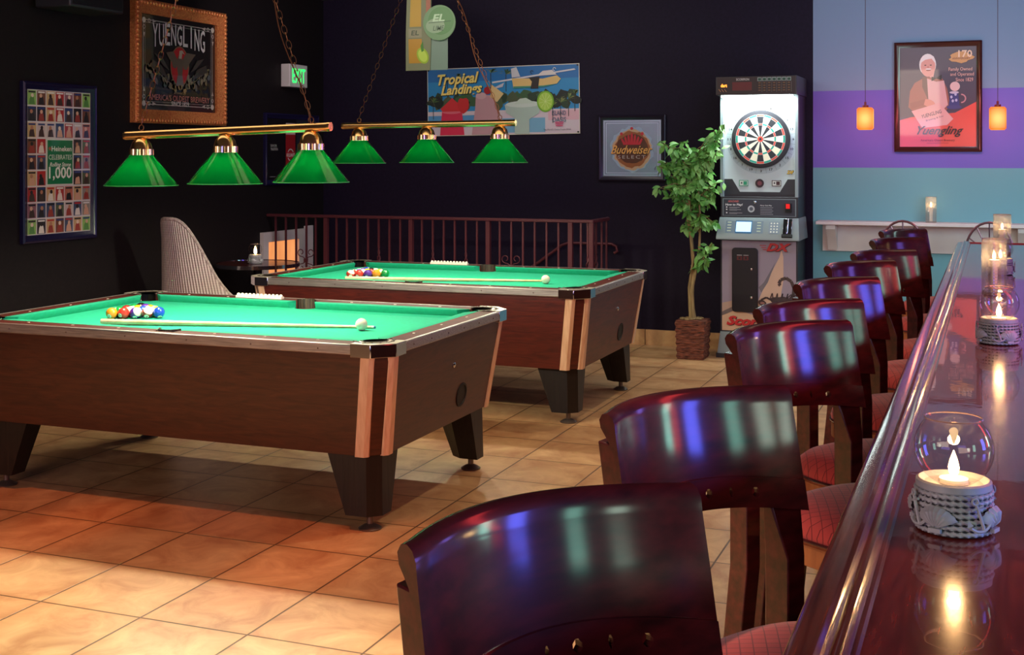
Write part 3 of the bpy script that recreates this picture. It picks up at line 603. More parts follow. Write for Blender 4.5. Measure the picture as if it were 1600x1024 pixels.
MB().box(-.035, .035, -.006, 0, -.058, .058).build('plate', M['plate'], t, bevel=.002)
MB().box(-.015, .015, -.03, -.006, -.04, .01).build('plug', M['black_gloss'], t)

# pendants
def pendant(loc, label):
    t = thing('pendant_lamp', loc, label, 'lamp', 'amber pendant lamps')
    z = 0
    mb = MB(); prof = []
    r = .058
    def sq(rr, zz, k=5):
        P = []
        for q in range(4):
            for j in range(k+1):
                an = PI/2*q+PI/2*j/k; cx = math.copysign(rr-.014, math.cos(PI/2*q+PI/4)); cy = math.copysign(rr-.014, math.sin(PI/2*q+PI/4)); P.append((cx+.014*math.cos(an), cy+.014*math.sin(an), zz))
        return P
    mb.loft([sq(r-.012, -.083), sq(r, -.07), sq(r, .07), sq(r-.012, .083)]); mb.build('glass_shade', M['amber'], t)
    MB().cyl(.022, .083, .10, 12).cyl(.008, .10, .125, 8).build('cap', M['red_cap'], t)
    MB().cyl(.0022, .12, ZC-loc[2], 6).build('cord', M['cord'], t)
    point('pendant_glow', (loc[0], loc[1]-.09, loc[2]), 3.0, (1, .22, .14), .06); point('pendant_glow', (loc[0], loc[1]+.12, loc[2]), 4.0, (1, .14, .16), .05)
    return t
am = emit('amber_glass', S(255, 140, 40), 1.0); N, L, B = nodes(am)
tc = N.new('ShaderNodeTexCoord'); ln = N.new('ShaderNodeVectorMath'); ln.operation = 'LENGTH'; mp = N.new('ShaderNodeMapping'); mp.inputs['Scale'].default_value = (1, 1, .8)
nz = N.new('ShaderNodeTexNoise'); nz.inputs['Scale'].default_value = 30
L.new(tc.outputs['Object'], mp.inputs[0]); L.new(mp.outputs[0], ln.inputs[0]); rp = N.new('ShaderNodeValToRGB'); rp.color_ramp.elements[0].position = .052; rp.color_ramp.elements[0].color = (1, .62, .10, 1); rp.color_ramp.elements[1].position = .095; rp.color_ramp.elements[1].color = (1, .17, .02, 1)
L.new(ln.outputs['Value'], rp.inputs[0]); L.new(rp.outputs[0], B.inputs['Emission Color']); B.inputs['Emission Strength'].default_value = 1.1
M['amber'] = am; M['red_cap'] = mat('red_cap', S(120, 20, 20), .4)
pendant((-.894, 9.6, 1.858), 'amber pendant lamp left of the old man poster')
pendant((.024, 9.6, 1.85), 'amber pendant lamp right of the old man poster')

# ================================================================= POOL TABLES
def pool_table(name, cx, cy, L_, W_, label):
    t = thing('pool_table', (cx, cy, 0), label, 'pool table', 'coin-operated pool tables')
    A, Bh = L_/2, W_/2; zt, zb, zr = .757, .325, .80
    def octo(a, b, c): return [(-a+c, -b), (a-c, -b), (a, -b+c), (a, b-c), (a-c, b), (-a+c, b), (-a, b-c), (-a, -b+c)]
    ch = .075; ins = .018; tp = .075
    mb = MB(); mb.loft([[(x, y, zb) for x, y in octo(A-tp, Bh-tp, ch)], [(x, y, zt-.03) for x, y in octo(A-ins, Bh-ins, ch)], [(x, y, zt-.0) for x, y in octo(A-ins, Bh-ins, ch)]])
    mb.build('cabinet', M['wood_cherry' if name == 'far' else 'wood_red'], t, smooth=20)
    # light wood strips, two at each corner
    for sx in (-1, 1):
        for sy in (-1, 1):
            for k in (0, 1):
                def pos(a, b, k=k): return (sx*(a-ch), sy*b) if k == 0 else (sx*a, sy*(b-ch))
                def quad(a, b, z):
                    x, y = pos(a, b)
                    e = .007; w = .036
                    if k == 0: P = [(x-sx*w, y-sy*.0), (x-sx*w, y+sy*e), (x+sx*.004, y+sy*e), (x+sx*.020, y-sy*.016+sy*e), (x+sx*.018, y-sy*.024)]
                    else: P = [(x, y-sy*w), (x+sx*e, y-sy*w), (x+sx*e, y+sy*.004), (x-sx*.016+sx*e, y+sy*.020), (x-sx*.024, y+sy*.018)]
                    return [(p[0], p[1], z) for p in P]
                mb = MB(); mb.loft([quad(A-tp, Bh-tp, zb-.004), quad(A-ins, Bh-ins, zt-.004)]); mb.build('corner_strip', M['strip'], t, smooth=0)
    # legs
    for sx in (-1, 1):
        for sy in (-1, 1):
            mb = MB(); xo, yo = A-tp-.02, Bh-tp-.02
            def lg(wx, wy, z, d=0, c=.05): 
                X1, Y1 = xo-d, yo-d
                P = [(X1-wx, Y1), (X1-c, Y1), (X1, Y1-c), (X1, Y1-wy), (X1-.05-wx*.3, Y1-wy), (X1-wx, Y1-.05-wy*.3)]
                return [(sx*x, sy*y, z) for x, y in P]
            mb.loft([lg(.15, .13, .065, .0), lg(.235, .20, zb, .005)]); lgo = mb.build('leg', M['leg_black'], t, smooth=0)
            fx, fy = sx*(xo-.065), sy*(yo-.06)
            MB().lathe([(.048, 0), (.05, .006), (.03, .018), (.015, .024)], 20, c=(fx, fy)).cyl(.014, .02, .07, 12, c=(fx, fy)).build('foot', M['foot'], lgo)
    # bed with pocket notches
    pa, pb = A-.125, Bh-.125; r = .058; pts = []
    def arc(cx_, cy_, a0, a1, n=8): return [(cx_+r*math.cos(a0+(a1-a0)*i/n), cy_+r*math.sin(a0+(a1-a0)*i/n)) for i in range(n+1)]
    pc = {(sx, sy): (sx*(pa+.004), sy*(pb+.004)) for sx in (-1, 1) for sy in (-1, 1)}
    pts += arc(*pc[(-1, -1)], PI/2, 0)            # concave notches, going counter-clockwise round the bed
    pts += arc(0, -pb-.012, PI, 0)
    pts += arc(*pc[(1, -1)], PI, PI/2)
    pts += arc(*pc[(1, 1)], -PI/2, -PI)
    pts += arc(0, pb+.012, 0, -PI)
    pts += arc(*pc[(-1, 1)], 0, -PI/2)
    mb = MB(); mb.prism(pts, .70, .765); mb.build('cloth_bed', M['felt'], t, smooth=0)
    # cushions: six, wedge section
    def cushion(p0, p1, inward, cut0, cut1):
        p0, p1 = Vector((*p0, 0)), Vector((*p1, 0)); d = (p1-p0).normalized(); i = Vector((*inward, 0)); rings = []
        for p, c_, s_ in ((p0, cut0, 1), (p1, cut1, -1)):
            rings.append([p+Vector((0, 0, .765)), p+Vector((0, 0, .800)), p+i*.012+Vector((0, 0, .801)), p+i*.052+d*s_*c_+Vector((0, 0, .799)), p+i*.048+d*s_*c_+Vector((0, 0, .785)), p+i*.034+d*s_*c_*.7+Vector((0, 0, .765))])
        m2 = MB(); m2.loft([[tuple(v) for v in rg] for rg in rings]); m2.build('cushion', M['felt'], t, smooth=20)
    ro = .110  # outer edge to cushion back
    xa, yb = A-ro, Bh-ro; gc, gs = .075, .062
    for sy in (-1, 1):
        for s0, s1 in ((-1, 0), (0, 1)):
            x0_, x1_ = (-xa+gc, -gs) if s0 == -1 else (gs, xa-gc)
            cushion((x0_, sy*yb), (x1_, sy*yb), (0, -sy), (.05 if s0 == -1 else .022), (.022 if s0 == -1 else .05))
    for sx in (-1, 1): cushion((sx*xa, -yb+gc), (sx*xa, yb-gc), (-sx, 0), .05, .05)
    # wooden rail tops
    segs = [((-xa+.06, -.07), (sy*1)) for sy in (-1, 1)]
    for sy in (-1, 1):
        for x0_, x1_ in ((-xa+.055, -.055), (.055, xa-.055)):
            mb = MB(); y0, y1 = sorted((sy*yb, sy*(Bh-.012))); mb.box(x0_, x1_, y0, y1, .757, zr); ro_ = mb.build('rail', M['wood_rail'], t, bevel=.002)
            mb = MB()
            for k in (1, 2, 3): x = (0 if x0_ > 0 else -1)*(xa+.0)+xa*k/4.; mb.box(x-.006, x+.006, sy*(yb+.035)-.004, sy*(yb+.035)+.004, zr, zr+.0015)
            mb.build('sight_marks', M['white'], ro_)
        mb = MB(); y0, y1 = sorted((sy*(yb+.055), sy*(Bh-.012))); mb.box(-.055, .055, y0, y1, .757, zr); mb.build('rail_bridge', M['wood_rail'], t)
    for sx in (-1, 1):
        mb = MB(); x0_, x1_ = sorted((sx*xa, sx*(A-.012))); mb.box(x0_, x1_, -yb+.055, yb-.055, .757, zr); ro_ = mb.build('rail', M['wood_rail'], t, bevel=.002)
        mb = MB()
        for k in (-1, 0, 1): y = k*yb/2; mb.box(sx*(xa+.035)-.004, sx*(xa+.035)+.004, y-.006, y+.006, zr, zr+.0015)
        mb.build('sight_marks', M['white'], ro_)
    # aluminium edging
    def edging(x0_, x1_, y0, y1): 
        mb = MB(); mb.box(x0_, x1_, y0, y1, zt, zr+.001); o = mb.build('metal_edging', M['alu'], t, bevel=.006)
        mb = MB(); hor = (x1_-x0_) > (y1-y0)
        for k in range(6):
            u = (k+.5)/6
            if hor: x = x0_+(x1_-x0_)*u; yy = (y0 if y0 < 0 else y1); mb.sphere(.004, (x, yy, (zt+zr)/2), 6, 4)
            else: y = y0+(y1-y0)*u; xx = (x0_ if x0_ < 0 else x1_); mb.sphere(.004, (xx, y, (zt+zr)/2), 6, 4)
        mb.build('screws', M['foot'], o)
    cc = .16
    for sy in (-1, 1): edging(-A+cc, A-cc, *sorted((sy*(Bh-.024), sy*Bh)))
    for sx in (-1, 1): edging(*sorted((sx*(A-.024), sx*A)), -Bh+cc, Bh-cc)
    # corner castings: L-shaped chrome plate round the pocket
    for sx in (-1, 1):
        for sy in (-1, 1):
            e = .004; c2 = .075; P = [(A-cc-.01, Bh+e), (A-c2, Bh+e), (A+e, Bh-c2), (A+e, Bh-cc-.01), (A-.115, Bh-cc-.01)]
            q = pc[(1, 1)]
            for i in range(7): an = -PI*.33+(PI/2+PI*.66)*i/6; P.append((q[0]+.062*math.cos(an), q[1]+.062*math.sin(an)))
            P.append((A-cc-.01, Bh-.115))
            P = [(sx*x, sy*y) for x, y in P]
            if sx*sy < 0: P = P[::-1]
            mb = MB(); mb.prism(P, zt-.008, zr+.004); cp = mb.build('corner_casting', M['chrome'], t, smooth=20, bevel=.003)
            cxm = sum(p[0] for p in P)/len(P); cym = sum(p[1] for p in P)/len(P); mb = MB(); mb.prism([(p[0]*.99995, p[1]*.99995) for p in P], zr+.004, zr+.0055); mb.build('cast_plate', M['plate_metal'], cp, smooth=0)
            # embossed pattern on the plate
            mb = MB(); rr_ = [[(sx*(q[0]+w_*math.cos(-PI*.32+(PI/2+PI*.64)*i/20)), sy*(q[1]+w_*math.sin(-PI*.32+(PI/2+PI*.64)*i/20)), z_) for w_, z_ in ((.079, zr+.005), (.079, zr+.0068), (.087, zr+.0068), (.087, zr+.005))] for i in range(21)]; mb.loft(rr_)
            for i in range(9):
                an = -PI*.30+(PI/2+PI*.60)*i/8; x, y = q[0]+.083*math.cos(an), q[1]+.083*math.sin(an); mb.box(-.008, .008, -.004, .004, 0, .003, T=Matrix.Translation((sx*x, sy*y, zr+.0045)) @ Matrix.Rotation(math.atan2(sy*math.sin(an), sx*math.cos(an))+(.4 if i % 2 else -.4), 4, 'Z'))
            mb.build('embossing', M['leather'], cp)
            # pocket liner
            mb = MB(); a0 = math.atan2(sy, sx); n = 16; rgs = []
            for z, rr in ((.66, .050), (.70, .057), (.78, .060), (zr+.002, .0615), (zr+.008, .060), (zr+.008, .056), (.78, .055), (.70, .052), (.66, .045)):
                rgs.append([(sx*q[0]+rr*math.cos(a0-1.85+3.7*i/n), sy*q[1]+rr*math.sin(a0-1.85+3.7*i/n), z) for i in range(n+1)])
            mb.loft(rgs, closed=False); mb.cyl(.05, .655, .66, 20, c=(sx*q[0], sy*q[1])); mb.build('pocket', M['leather'], t)
    for sy in (-1, 1):
        mb = MB(); a0 = sy*PI/2; n = 16; rgs = []; q = (0, sy*(pb+.012))
        for z, rr in ((.66, .050), (.70, .055), (.78, .058), (zr+.002, .058), (zr+.008, .057), (zr+.008, .053), (.78, .053), (.66, .045)):
            rgs.append([(q[0]+rr*math.cos(a0-1.5+3.0*i/n), q[1]+rr*math.sin(a0-1.5+3.0*i/n), z) for i in range(n+1)])
        mb.loft(rgs, closed=False); mb.cyl(.05, .655, .66, 20, c=q); mb.build('pocket', M['leather'], t)
    # score counter on the far rail
    mb = MB(); mb.box(-.46, -.17, Bh-.085, Bh-.055, zr, zr+.012)
    for k in range(12): mb.sphere(.011, (-.45+.0245*k, Bh-.07, zr+.014), 8, 5)
    mb.build('score_counter', M['white'], t)
    # round opening and lock on the right end panel (leaning panel)
    sl = math.atan2(tp-ins, zt-.03-zb)
    def onend(y, z): return Matrix.Translation((A-tp+(z-zb)*math.tan(sl), y, z)) @ Matrix.Rotation(PI/2-sl+0, 4, 'Y') @ Matrix.Scale(1, 4)
    T = Matrix.Translation((A-tp+(.455-zb)*math.tan(sl), .20, .455)) @ Matrix.Rotation(PI/2+sl*0, 4, 'Y') @ Matrix.Rotation(0, 4, 'X')
    Rm = Matrix.Rotation(PI/2-(-sl), 4, 'Y')
    MB().lathe([(.058, -.004), (.058, .004), (.048, .005), (.046, .001)], 28).build('ball_opening', M['black'], t, T=Matrix.Translation((A-tp+(.445-zb)*math.tan(sl), .19, .445)) @ Rm)
    MB().lathe([(.013, -.003), (.013, .006), (.006, .010)], 14).build('lock', M['chrome'], t, T=Matrix.Translation((A-tp+(.61-zb)*math.tan(sl), .045, .61)) @ Rm)
    return t
NT = (-3.447, 5.256); FT = (-3.345, 7.572)
pool_table('near', *NT, 2.28, 1.40, 'pool table nearest the camera, dark wood sides, bright green cloth, silver edging')
pool_table('far', *FT, 2.30, 1.42, 'second pool table farther back by the railing, reddish wood sides, green cloth')

# ---------------------------------------------------------------- balls
BC = {1: (240, 190, 30), 2: (30, 70, 190), 3: (214, 50, 40), 4: (84, 40, 140), 5: (250, 140, 30), 6: (16, 130, 60), 7: (140, 36, 30), 8: (20, 20, 22)}
CN = {1: 'yellow', 2: 'blue', 3: 'red', 4: 'purple', 5: 'orange', 6: 'green', 7: 'maroon', 8: 'black'}
def ball_mat(k, stripe):
    m = mat('ball_%s%s' % (CN[k], '_stripe' if stripe else ''), S(*BC[k]), .08, Coat_Weight=.5)
    if stripe:
        N, L, B = nodes(m); tc = N.new('ShaderNodeTexCoord'); sp = N.new('ShaderNodeSeparateXYZ'); L.new(tc.outputs['Object'], sp.inputs[0])
        ab = N.new('ShaderNodeMath'); ab.operation = 'ABSOLUTE'; L.new(sp.outputs[2], ab.inputs[0]); gt = N.new('ShaderNodeMath'); gt.operation = 'GREATER_THAN'; gt.inputs[1].default_value = .0150; L.new(ab.outputs[0], gt.inputs[0])
        mx = N.new('ShaderNodeMixRGB'); mx.inputs[1].default_value = S(*BC[k]); mx.inputs[2].default_value = S(236, 228, 208); L.new(gt.outputs[0], mx.inputs[0]); L.new(mx.outputs[0], B.inputs['Base Color'])
    return m
cue_m = mat('ball_cue', S(244, 234, 212), .08, Coat_Weight=.5); num_m = mat('ball_number_ink', S(20, 18, 20), .2); disc_m = mat('ball_number_disc', S(240, 234, 218), .1)
def number_parts(k, parent, R=.0286):
    mb = MB(); n = 16; rg = []
    for i in range(1, 5):
        th_ = .42*i/4; rg.append([(R*1.003*math.cos(th_), R*1.003*math.sin(th_)*math.cos(2*PI*j/n), R*1.003*math.sin(th_)*math.sin(2*PI*j/n)) for j in range(n)])
    mb.loft(rg, caps=False); b = len(mb.v); mb.v.append((R*1.003, 0, 0))
    for j in range(n): mb.f.append((b, j, (j+1) % n)); mb.m.append(0)
    mb.build('number_disc', disc_m, parent)
    vs_, fs = text2d(str(k), (.009 if k < 10 else .014), .013, 0, 0, 0, .02)
    me = MB(); me.add([tuple(Vector((R, y, z)).normalized()*R*1.008) for y, z in vs_], fs); me.build('number', num_m, parent, smooth=0)
def rack(ax, ay, order, colours, where, grp, seed):
    rnd = random.Random(seed); p = 0; d = .0573
    for k in range(5):
        for j in range(k+1):
            n = order[p]; p += 1; st = n > 8; c = n-8 if st else n
            x, y = ax-k*d*.866, ay+(j-k/2)*d
            pos = 'right tip of rack' if k == 0 else ('%s row of rack' % ['', 'second', 'third', 'fourth', 'last'][k])
            lab = '%s %s pool ball number %d, %s on %s table' % ('striped' if st else 'solid', CN[c], n, pos, where)
            mb = MB(); mb.sphere(.0286, n=28, m=18); o = mb.build('pool_ball', ball_mats[(c, st)], None, (x, y, .7937), smooth=180); tag(o, lab, 'pool ball', grp)
            number_parts(n, o)
            if j == 0: o.rotation_euler = (rnd.uniform(-.9, .9), rnd.uniform(.3, 1.0), -PI/2+TH+rnd.uniform(-.5, .8))
            else: o.rotation_euler = (rnd.uniform(0, 6), rnd.uniform(0, 6), rnd.uniform(0, 6))
ball_mats = {(k, s_): ball_mat(k, s_) for k in BC for s_ in (False, True)}
rack(-3.915, 5.205, [2, 15, 9, 12, 10, 13, 3, 11, 1, 4, 5, 14, 7, 6, 8], None, 'near', 'racked balls on the near table', 1)
rack(-3.795, 7.462, [6, 5, 9, 4, 7, 13, 3, 14, 1, 8, 11, 15, 2, 12, 10], None, 'far', 'racked balls on the far table', 2)
for x, y, w in ((-2.755, 5.176, 'near'), (-2.665, 7.486, 'far')):
    mb = MB(); mb.sphere(.0286, n=28, m=18); tag(mb.build('cue_ball', cue_m, None, (x, y, .7937), smooth=180), 'plain cream white cue ball beside the cue tip on the %s table' % w, 'cue ball', 'cue balls')

# ---------------------------------------------------------------- cue sticks
cue_w = vary(mat('maple_shaft', S(230, 205, 160), .25), S(214, 184, 136), S(240, 218, 178), (3, 3, 3), 3, nscale=4); cue_d = mat('cue_butt', S(70, 26, 20), .2); tipm = mat('cue_tip', S(60, 120, 160), .9)
def cue(p0, p1, w):
    p0, p1 = Vector(p0), Vector(p1); d = p1-p0; Ln = d.length
    t = thing('cue_stick', p0, 'pale wooden cue stick lying on the %s table, tip by the cue ball' % w, 'cue', 'cue sticks', math.atan2(d.y, d.x))
    t.rotation_euler = (0, -math.atan2(d.z, math.hypot(d.x, d.y)), math.atan2(d.y, d.x))
    X = Matrix.Rotation(PI/2, 4, 'Y'); R_ = lambda u: .0145+(.0062-.0145)*u
    def seg(a, b, nm, m): mb = MB(); mb.lathe([(R_(a), a*Ln), (R_(b), b*Ln)], 14); return mb.build(nm, m, t, T=X)
    seg(0, .30, 'butt', cue_w); seg(.30, .985, 'shaft', cue_w); seg(.985, .994, 'ferrule', M['white']); seg(.994, 1.0, 'tip', tipm)
cue((-4.02, 4.90, .780), (-2.722, 5.255, .772), 'near'); cue((-3.95, 7.20, .781), (-2.695, 7.60, .772), 'far')

# ---------------------------------------------------------------- billiard lamps
def link_chain(mb, p0, p1, ln=.034, wd=.011, r=.0021):
    p0, p1 = Vector(p0), Vector(p1); D = (p1-p0).length; n = max(2, int(D/(ln*.82))); d = (p1-p0).normalized(); q = d.to_track_quat('Z', 'Y').to_matrix().to_4x4()
    for i in range(n):
        c = p0+(p1-p0)*((i+.5)/n); T = Matrix.Translation(c) @ q @ Matrix.Rotation(PI/2*(i % 2)+.5, 4, 'Z')
        P = []
        for k in range(12):
            a = 2*PI*k/12; P.append((wd*math.cos(a), 0, (ln/2)*math.sin(a)*(1.0)))
        mb.tube(P, r, 5, closed=True, T=T)
M['bulb'] = emit('lamp_bulb', (1, .86, .6, 1), 12)
def billiard_lamp(xs, y, zt0, zt1, rims, xe, label, pw, tops):
    cx = (xe[0]+xe[1])/2; cz = (zt0+zt1)/2; t = thing('billiard_lamp', (cx, y, cz), label, 'lamp', 'three-shade billiard lamps')
    sl = (zt1-zt0)/(xe[1]-xe[0]); Zb = lambda x: x*sl
    X = Matrix.Rotation(PI/2-math.atan(sl), 4, 'Y'); Lh = (xe[1]-xe[0])/2
    mb = MB(); mb.lathe([(.010, -Lh), (.021, -Lh), (.0225, -Lh+.012), (.0215, -Lh+.02), (.0215, Lh-.02), (.0225, Lh-.012), (.021, Lh), (.010, Lh)], 24, T=X); mb.build('brass_tube', M['brass'], t)
    for x, rz in zip(xs, rims):
        lx = x-cx; zb_ = rz-cz; hgt = .150; top = zb_+hgt
        # shade: ten-panel-looking cone
        prof = [(.058, top), (.062, top-.006), (.176, zb_+.004), (.178, zb_)]; inner = [(.175, zb_), (.059, top-.006), (.055, top)]
        mb = MB(); mb.lathe(prof+inner, 40, c=(lx, 0), caps=False); sh = mb.build('lamp_shade', M['shade'], t, smooth=50)
        mb = MB(); P = [(lx+.178*math.cos(2*PI*k/40), .178*math.sin(2*PI*k/40), zb_) for k in range(40)]; mb.tube(P, .0022, 5, closed=True); mb.build('rim', M['shade_rim'], sh)
        mb = MB(); zt_ = Zb(lx)-.018; n = 32
        mb.lathe([(.012, zt_+.004), (.030, zt_-.004), (.046, zt_-.022), (.055, top+.030)], 32, c=(lx, 0), caps=False)
        rg = []
        for z in (top+.030, top+.001):
            rg.append([(lx+(.057+(.003 if k % 2 else 0))*math.cos(2*PI*k/64), (.057+(.003 if k % 2 else 0))*math.sin(2*PI*k/64), z) for k in range(64)])
        mb.loft(rg); mb.build('brass_fitter', M['brass'], t)
        MB().sphere(.026, (lx, 0, top-.06), 16, 10, (1, 1, 1.15)).build('bulb', M['bulb'], t)
        point('billiard_bulb', (x, y, rz+.05), pw, (1, .90, .70), .03)
    for x, sx_, tx in ((xs[0], -1, tops[0]), (xs[2], 1, tops[1])):
        lx = x-cx; zr_ = Zb(lx)+.02
        mb = MB(); P = [(lx+.014*math.cos(2*PI*k/16), 0, zr_+.016+.014*math.sin(2*PI*k/16)) for k in range(16)]; mb.tube(P, .0026, 6, closed=True); mb.cyl(.005, zr_-.004, zr_+.005, 8, c=(lx, 0)); mb.build('ring', M['brass_dull'], t)
        mb = MB(); link_chain(mb, (lx, 0, zr_+.032), (tx-cx, 0, ZC-cz-.03), .046, .0115, .0017); mb.build('chain', M['brass_dull'], t)
        if sx_ == 1:
            mb = MB(); P = []
            for k in range(26):
                u = k/25; P.append((lx+(tx-cx-lx)*u+.012*math.sin(u*14), -.012+.01*math.cos(u*11), zr_+.0+(ZC-cz-zr_)*u)); 
            mb.tube(P, .003, 6); mb.build('power_cord', M['brass_dull'], t)
    MB().lathe([(.05, ZC-cz), (.05, ZC-cz-.012), (.02, ZC-cz-.03)], 20, c=((tops[0]+tops[1])/2-cx, 0)).build('ceiling_hook', M['brass'], t)
M['shade_rim'] = mat('shade_rim', S(90, 200, 110), .3)
billiard_lamp((-3.957, -3.466, -2.992), 5.12, 1.682, 1.717, (1.434, 1.447, 1.458), (-4.057, -2.886), 'brass billiard lamp with three green glass shades over the near pool table', 46, (-3.53, -3.42))
billiard_lamp((-3.957, -3.458, -2.945), 7.40, 1.782, 1.792, (1.533, 1.538, 1.539), (-4.083, -2.836), 'brass billiard lamp with three green glass shades over the far pool table', 32, (-3.50, -3.40))

# ================================================================= RAILING
def railing():
    t = thing('iron_railing', (-4.3, 9.2, 0), 'burgundy wrought iron railing with twisted and scrolled balusters along the stairwell', 'railing')
    X0 = -4.3; zt = 1.075
    mb = MB(); mb.box(XL-X0, -2.88-X0, -.022, .022, zt-.012, zt+.012); mb.box(-2.92-X0, -2.88-X0, 0, .42, zt-.012, zt+.012); mb.sphere(.02, (-2.90-X0, .43, zt), 10, 6, (1, 1.6, .8)); mb.build('handrail', M['iron'], t, bevel=.004)
    mb = MB(); mb.box(XL-X0, -2.88-X0, -.012, .012, .08, .10); mb.build('bottom_rail', M['iron'], t)
    posts = [-5.23, -4.44, -3.76, -3.07, -2.90]
    for x in posts: MB().box(x-.017-X0, x+.017-X0, -.017, .017, 0, zt).build('post', M['iron'], t)
    def bal(x, y=0, twist=False, scroll=False):
        mb = MB(); lx = x-X0
        if twist:
            mb.box(lx-.007, lx+.007, y-.007, y+.007, .1, .52); mb.box(lx-.007, lx+.007, y-.007, y+.007, .82, zt)
            for s_ in (0, PI):
                P = [(lx+.008*math.sin(PI*i/24)*math.cos(i*.75+s_)*1.6, y+.008*math.sin(PI*i/24)*math.sin(i*.75+s_)*1.6, .52+.30*i/24) for i in range(25)]; mb.tube(P, .0065, 6)
        else: mb.box(lx-.007, lx+.007, y-.007, y+.007, .1, zt)
        b = mb.build('baluster', M['iron'], t, smooth=0 if not twist else 40)
        if scroll:
            mb = MB()
            for sx in (-1, 1):
                for sz in (-1, 1):
                    P = []
                    for i in range(22):
                        u = i/21; an = -PI/2+u*PI*1.9; rr = .034*(1-.55*u)
                        P.append((lx+sx*(.045+rr*math.cos(an)*-1 if False else .046+rr*math.cos(an-PI*0)*1), y-.012, .70+sz*(.066+rr*math.sin(an))))
                    P = [(lx+sx*.004, y-.012, .70), (lx+sx*.012, y-.012, .70+sz*.018), (lx+sx*.028, y-.012, .70+sz*.028)]+P; mb.tube(P, .004, 6)
            mb.box(lx-.016, lx+.016, y-.02, y, .685, .715); mb.build('scroll', M['iron'], b)
    for a, b, n in ((-5.23, -4.44, 7), (-4.44, -3.76, 6), (-3.76, -3.07, 6)):
        for i in range(1, n+1):
            x = a+(b-a)*i/(n+1); bal(x, 0, twist=(a == -4.44 and i in (2, 5)) or (a == -5.23 and i == 5), scroll=(a == -3.76 and i == 2))
    for i, x in enumerate((-5.72, -5.62, -5.52, -5.42, -5.33)): bal(x, 0, scroll=(i == 3))
    bal(-2.985); bal(-2.93, 0, True); bal(-2.90, .12, True); bal(-2.90, .27); bal(-2.90, .40)
railing()
t = thing('stair_handrail', (-3.3, YW-.07, .84), 'thin burgundy stair handrail on the back wall beyond the railing', 'handrail')
mb = MB(); mb.tube([(-1.5, 0, -1.0), (-.14, 0, -.02), (-.08, 0, 0), (.30, 0, 0), (.34, 0, -.02), (.35, 0, -.06), (.32, 0, -.075)], .013, 8); mb.build('rail', M['iron'], t)
for x, z in ((-.9, -.57), (.1, 0)): mb = MB(); mb.tube([(x, 0, z), (x, .03, z-.05), (x, .07, z-.05)], .006, 6); mb.build('bracket', M['iron'], t)

# ================================================================= CANDLES
def ropes(mb, R, z0, z1, n, cut=0):
    for k in range(n):
        z = z0+(z1-z0)*(k+.5)/n; rr = (z1-z0)/n*.50; NN = 150; rg = []
        for i in range(NN+1):
            a = 2*PI*i/NN; ring = []
            for j in range(8):
                p = 2*PI*j/8; q = rr*(1.06-.52*(.5+.5*math.cos(2*p+a*30))); ring.append(((R+q*math.cos(p))*math.cos(a), (R+q*math.cos(p))*math.sin(a), z+q*math.sin(p)))
            rg.append(ring)
        mb.loft(rg, caps=False)
def shell(mb, R, az, z, s):
    # ribbed fan wrapped onto the cylinder
    n = 18; rg = []
    T = Matrix.Rotation(az, 4, 'Z')
    for k, (f, d) in enumerate(((.12, .004), (.45, .010), (.8, .009), (1.0, .002))):
        row = []
        for i in range(n+1):
            u = i/n*2-1; a = PI/2+u*1.15; rib = (.0018 if i % 2 else 0)*f; L_ = s*f
            y = -math.cos(a)*L_; zz = z-s*.45+math.sin(a)*L_; row.append((math.sqrt(max((R)**2-y*y, 0))+d*(1-.4*u*u)+rib, y, zz))
        rg.append(row)
    mb.loft([[tuple(T @ Vector(p)) for p in r] for r in rg], closed=False); T2 = T @ Matrix.Translation((R+.003, 0, z-s*.5)); mb.box(-.002, .004, -s*.28, s*.28, -s*.10, s*.08, T=T2)
def anchor(mb, R, az, z, s, tilt=.35):
    T = Matrix.Rotation(az, 4, 'Z')
    def w(y, zz): 
        yy = y*math.cos(tilt)-zz*math.sin(tilt); z2 = y*math.sin(tilt)+zz*math.cos(tilt); return tuple(T @ Vector((math.sqrt(R*R-yy*yy)+.005, yy, z+z2)))
    mb.tube([w(0, s*.55-s*1.1*i/8) for i in range(9)], .0024, 6); mb.tube([w(s*.12*math.cos(2*PI*i/12), s*.68+s*.12*math.sin(2*PI*i/12)) for i in range(12)], .0018, 6, closed=True)
    mb.tube([w(-s*.26+s*.52*i/6, s*.40) for i in range(7)], .0020, 6); mb.tube([w(s*.55*math.sin(-1.15+2.3*i/12), -s*.02-s*.52*math.cos(-1.15+2.3*i/12)+.0) for i in range(13)], .0024, 6)
    for sg in (-1, 1):
        y, zz = sg*s*.50, -s*.16; mb.add([w(y-s*.13, zz-s*.02), w(y+s*.13, zz-s*.02), w(y, zz+s*.24)], [(0, 1, 2)])
def flame(mb, z, s=1): mb.lathe([(.0005, z), (.0035*s, z+.004*s), (.0042*s, z+.008*s), (.0028*s, z+.014*s), (.0004, z+.021*s)], 10)
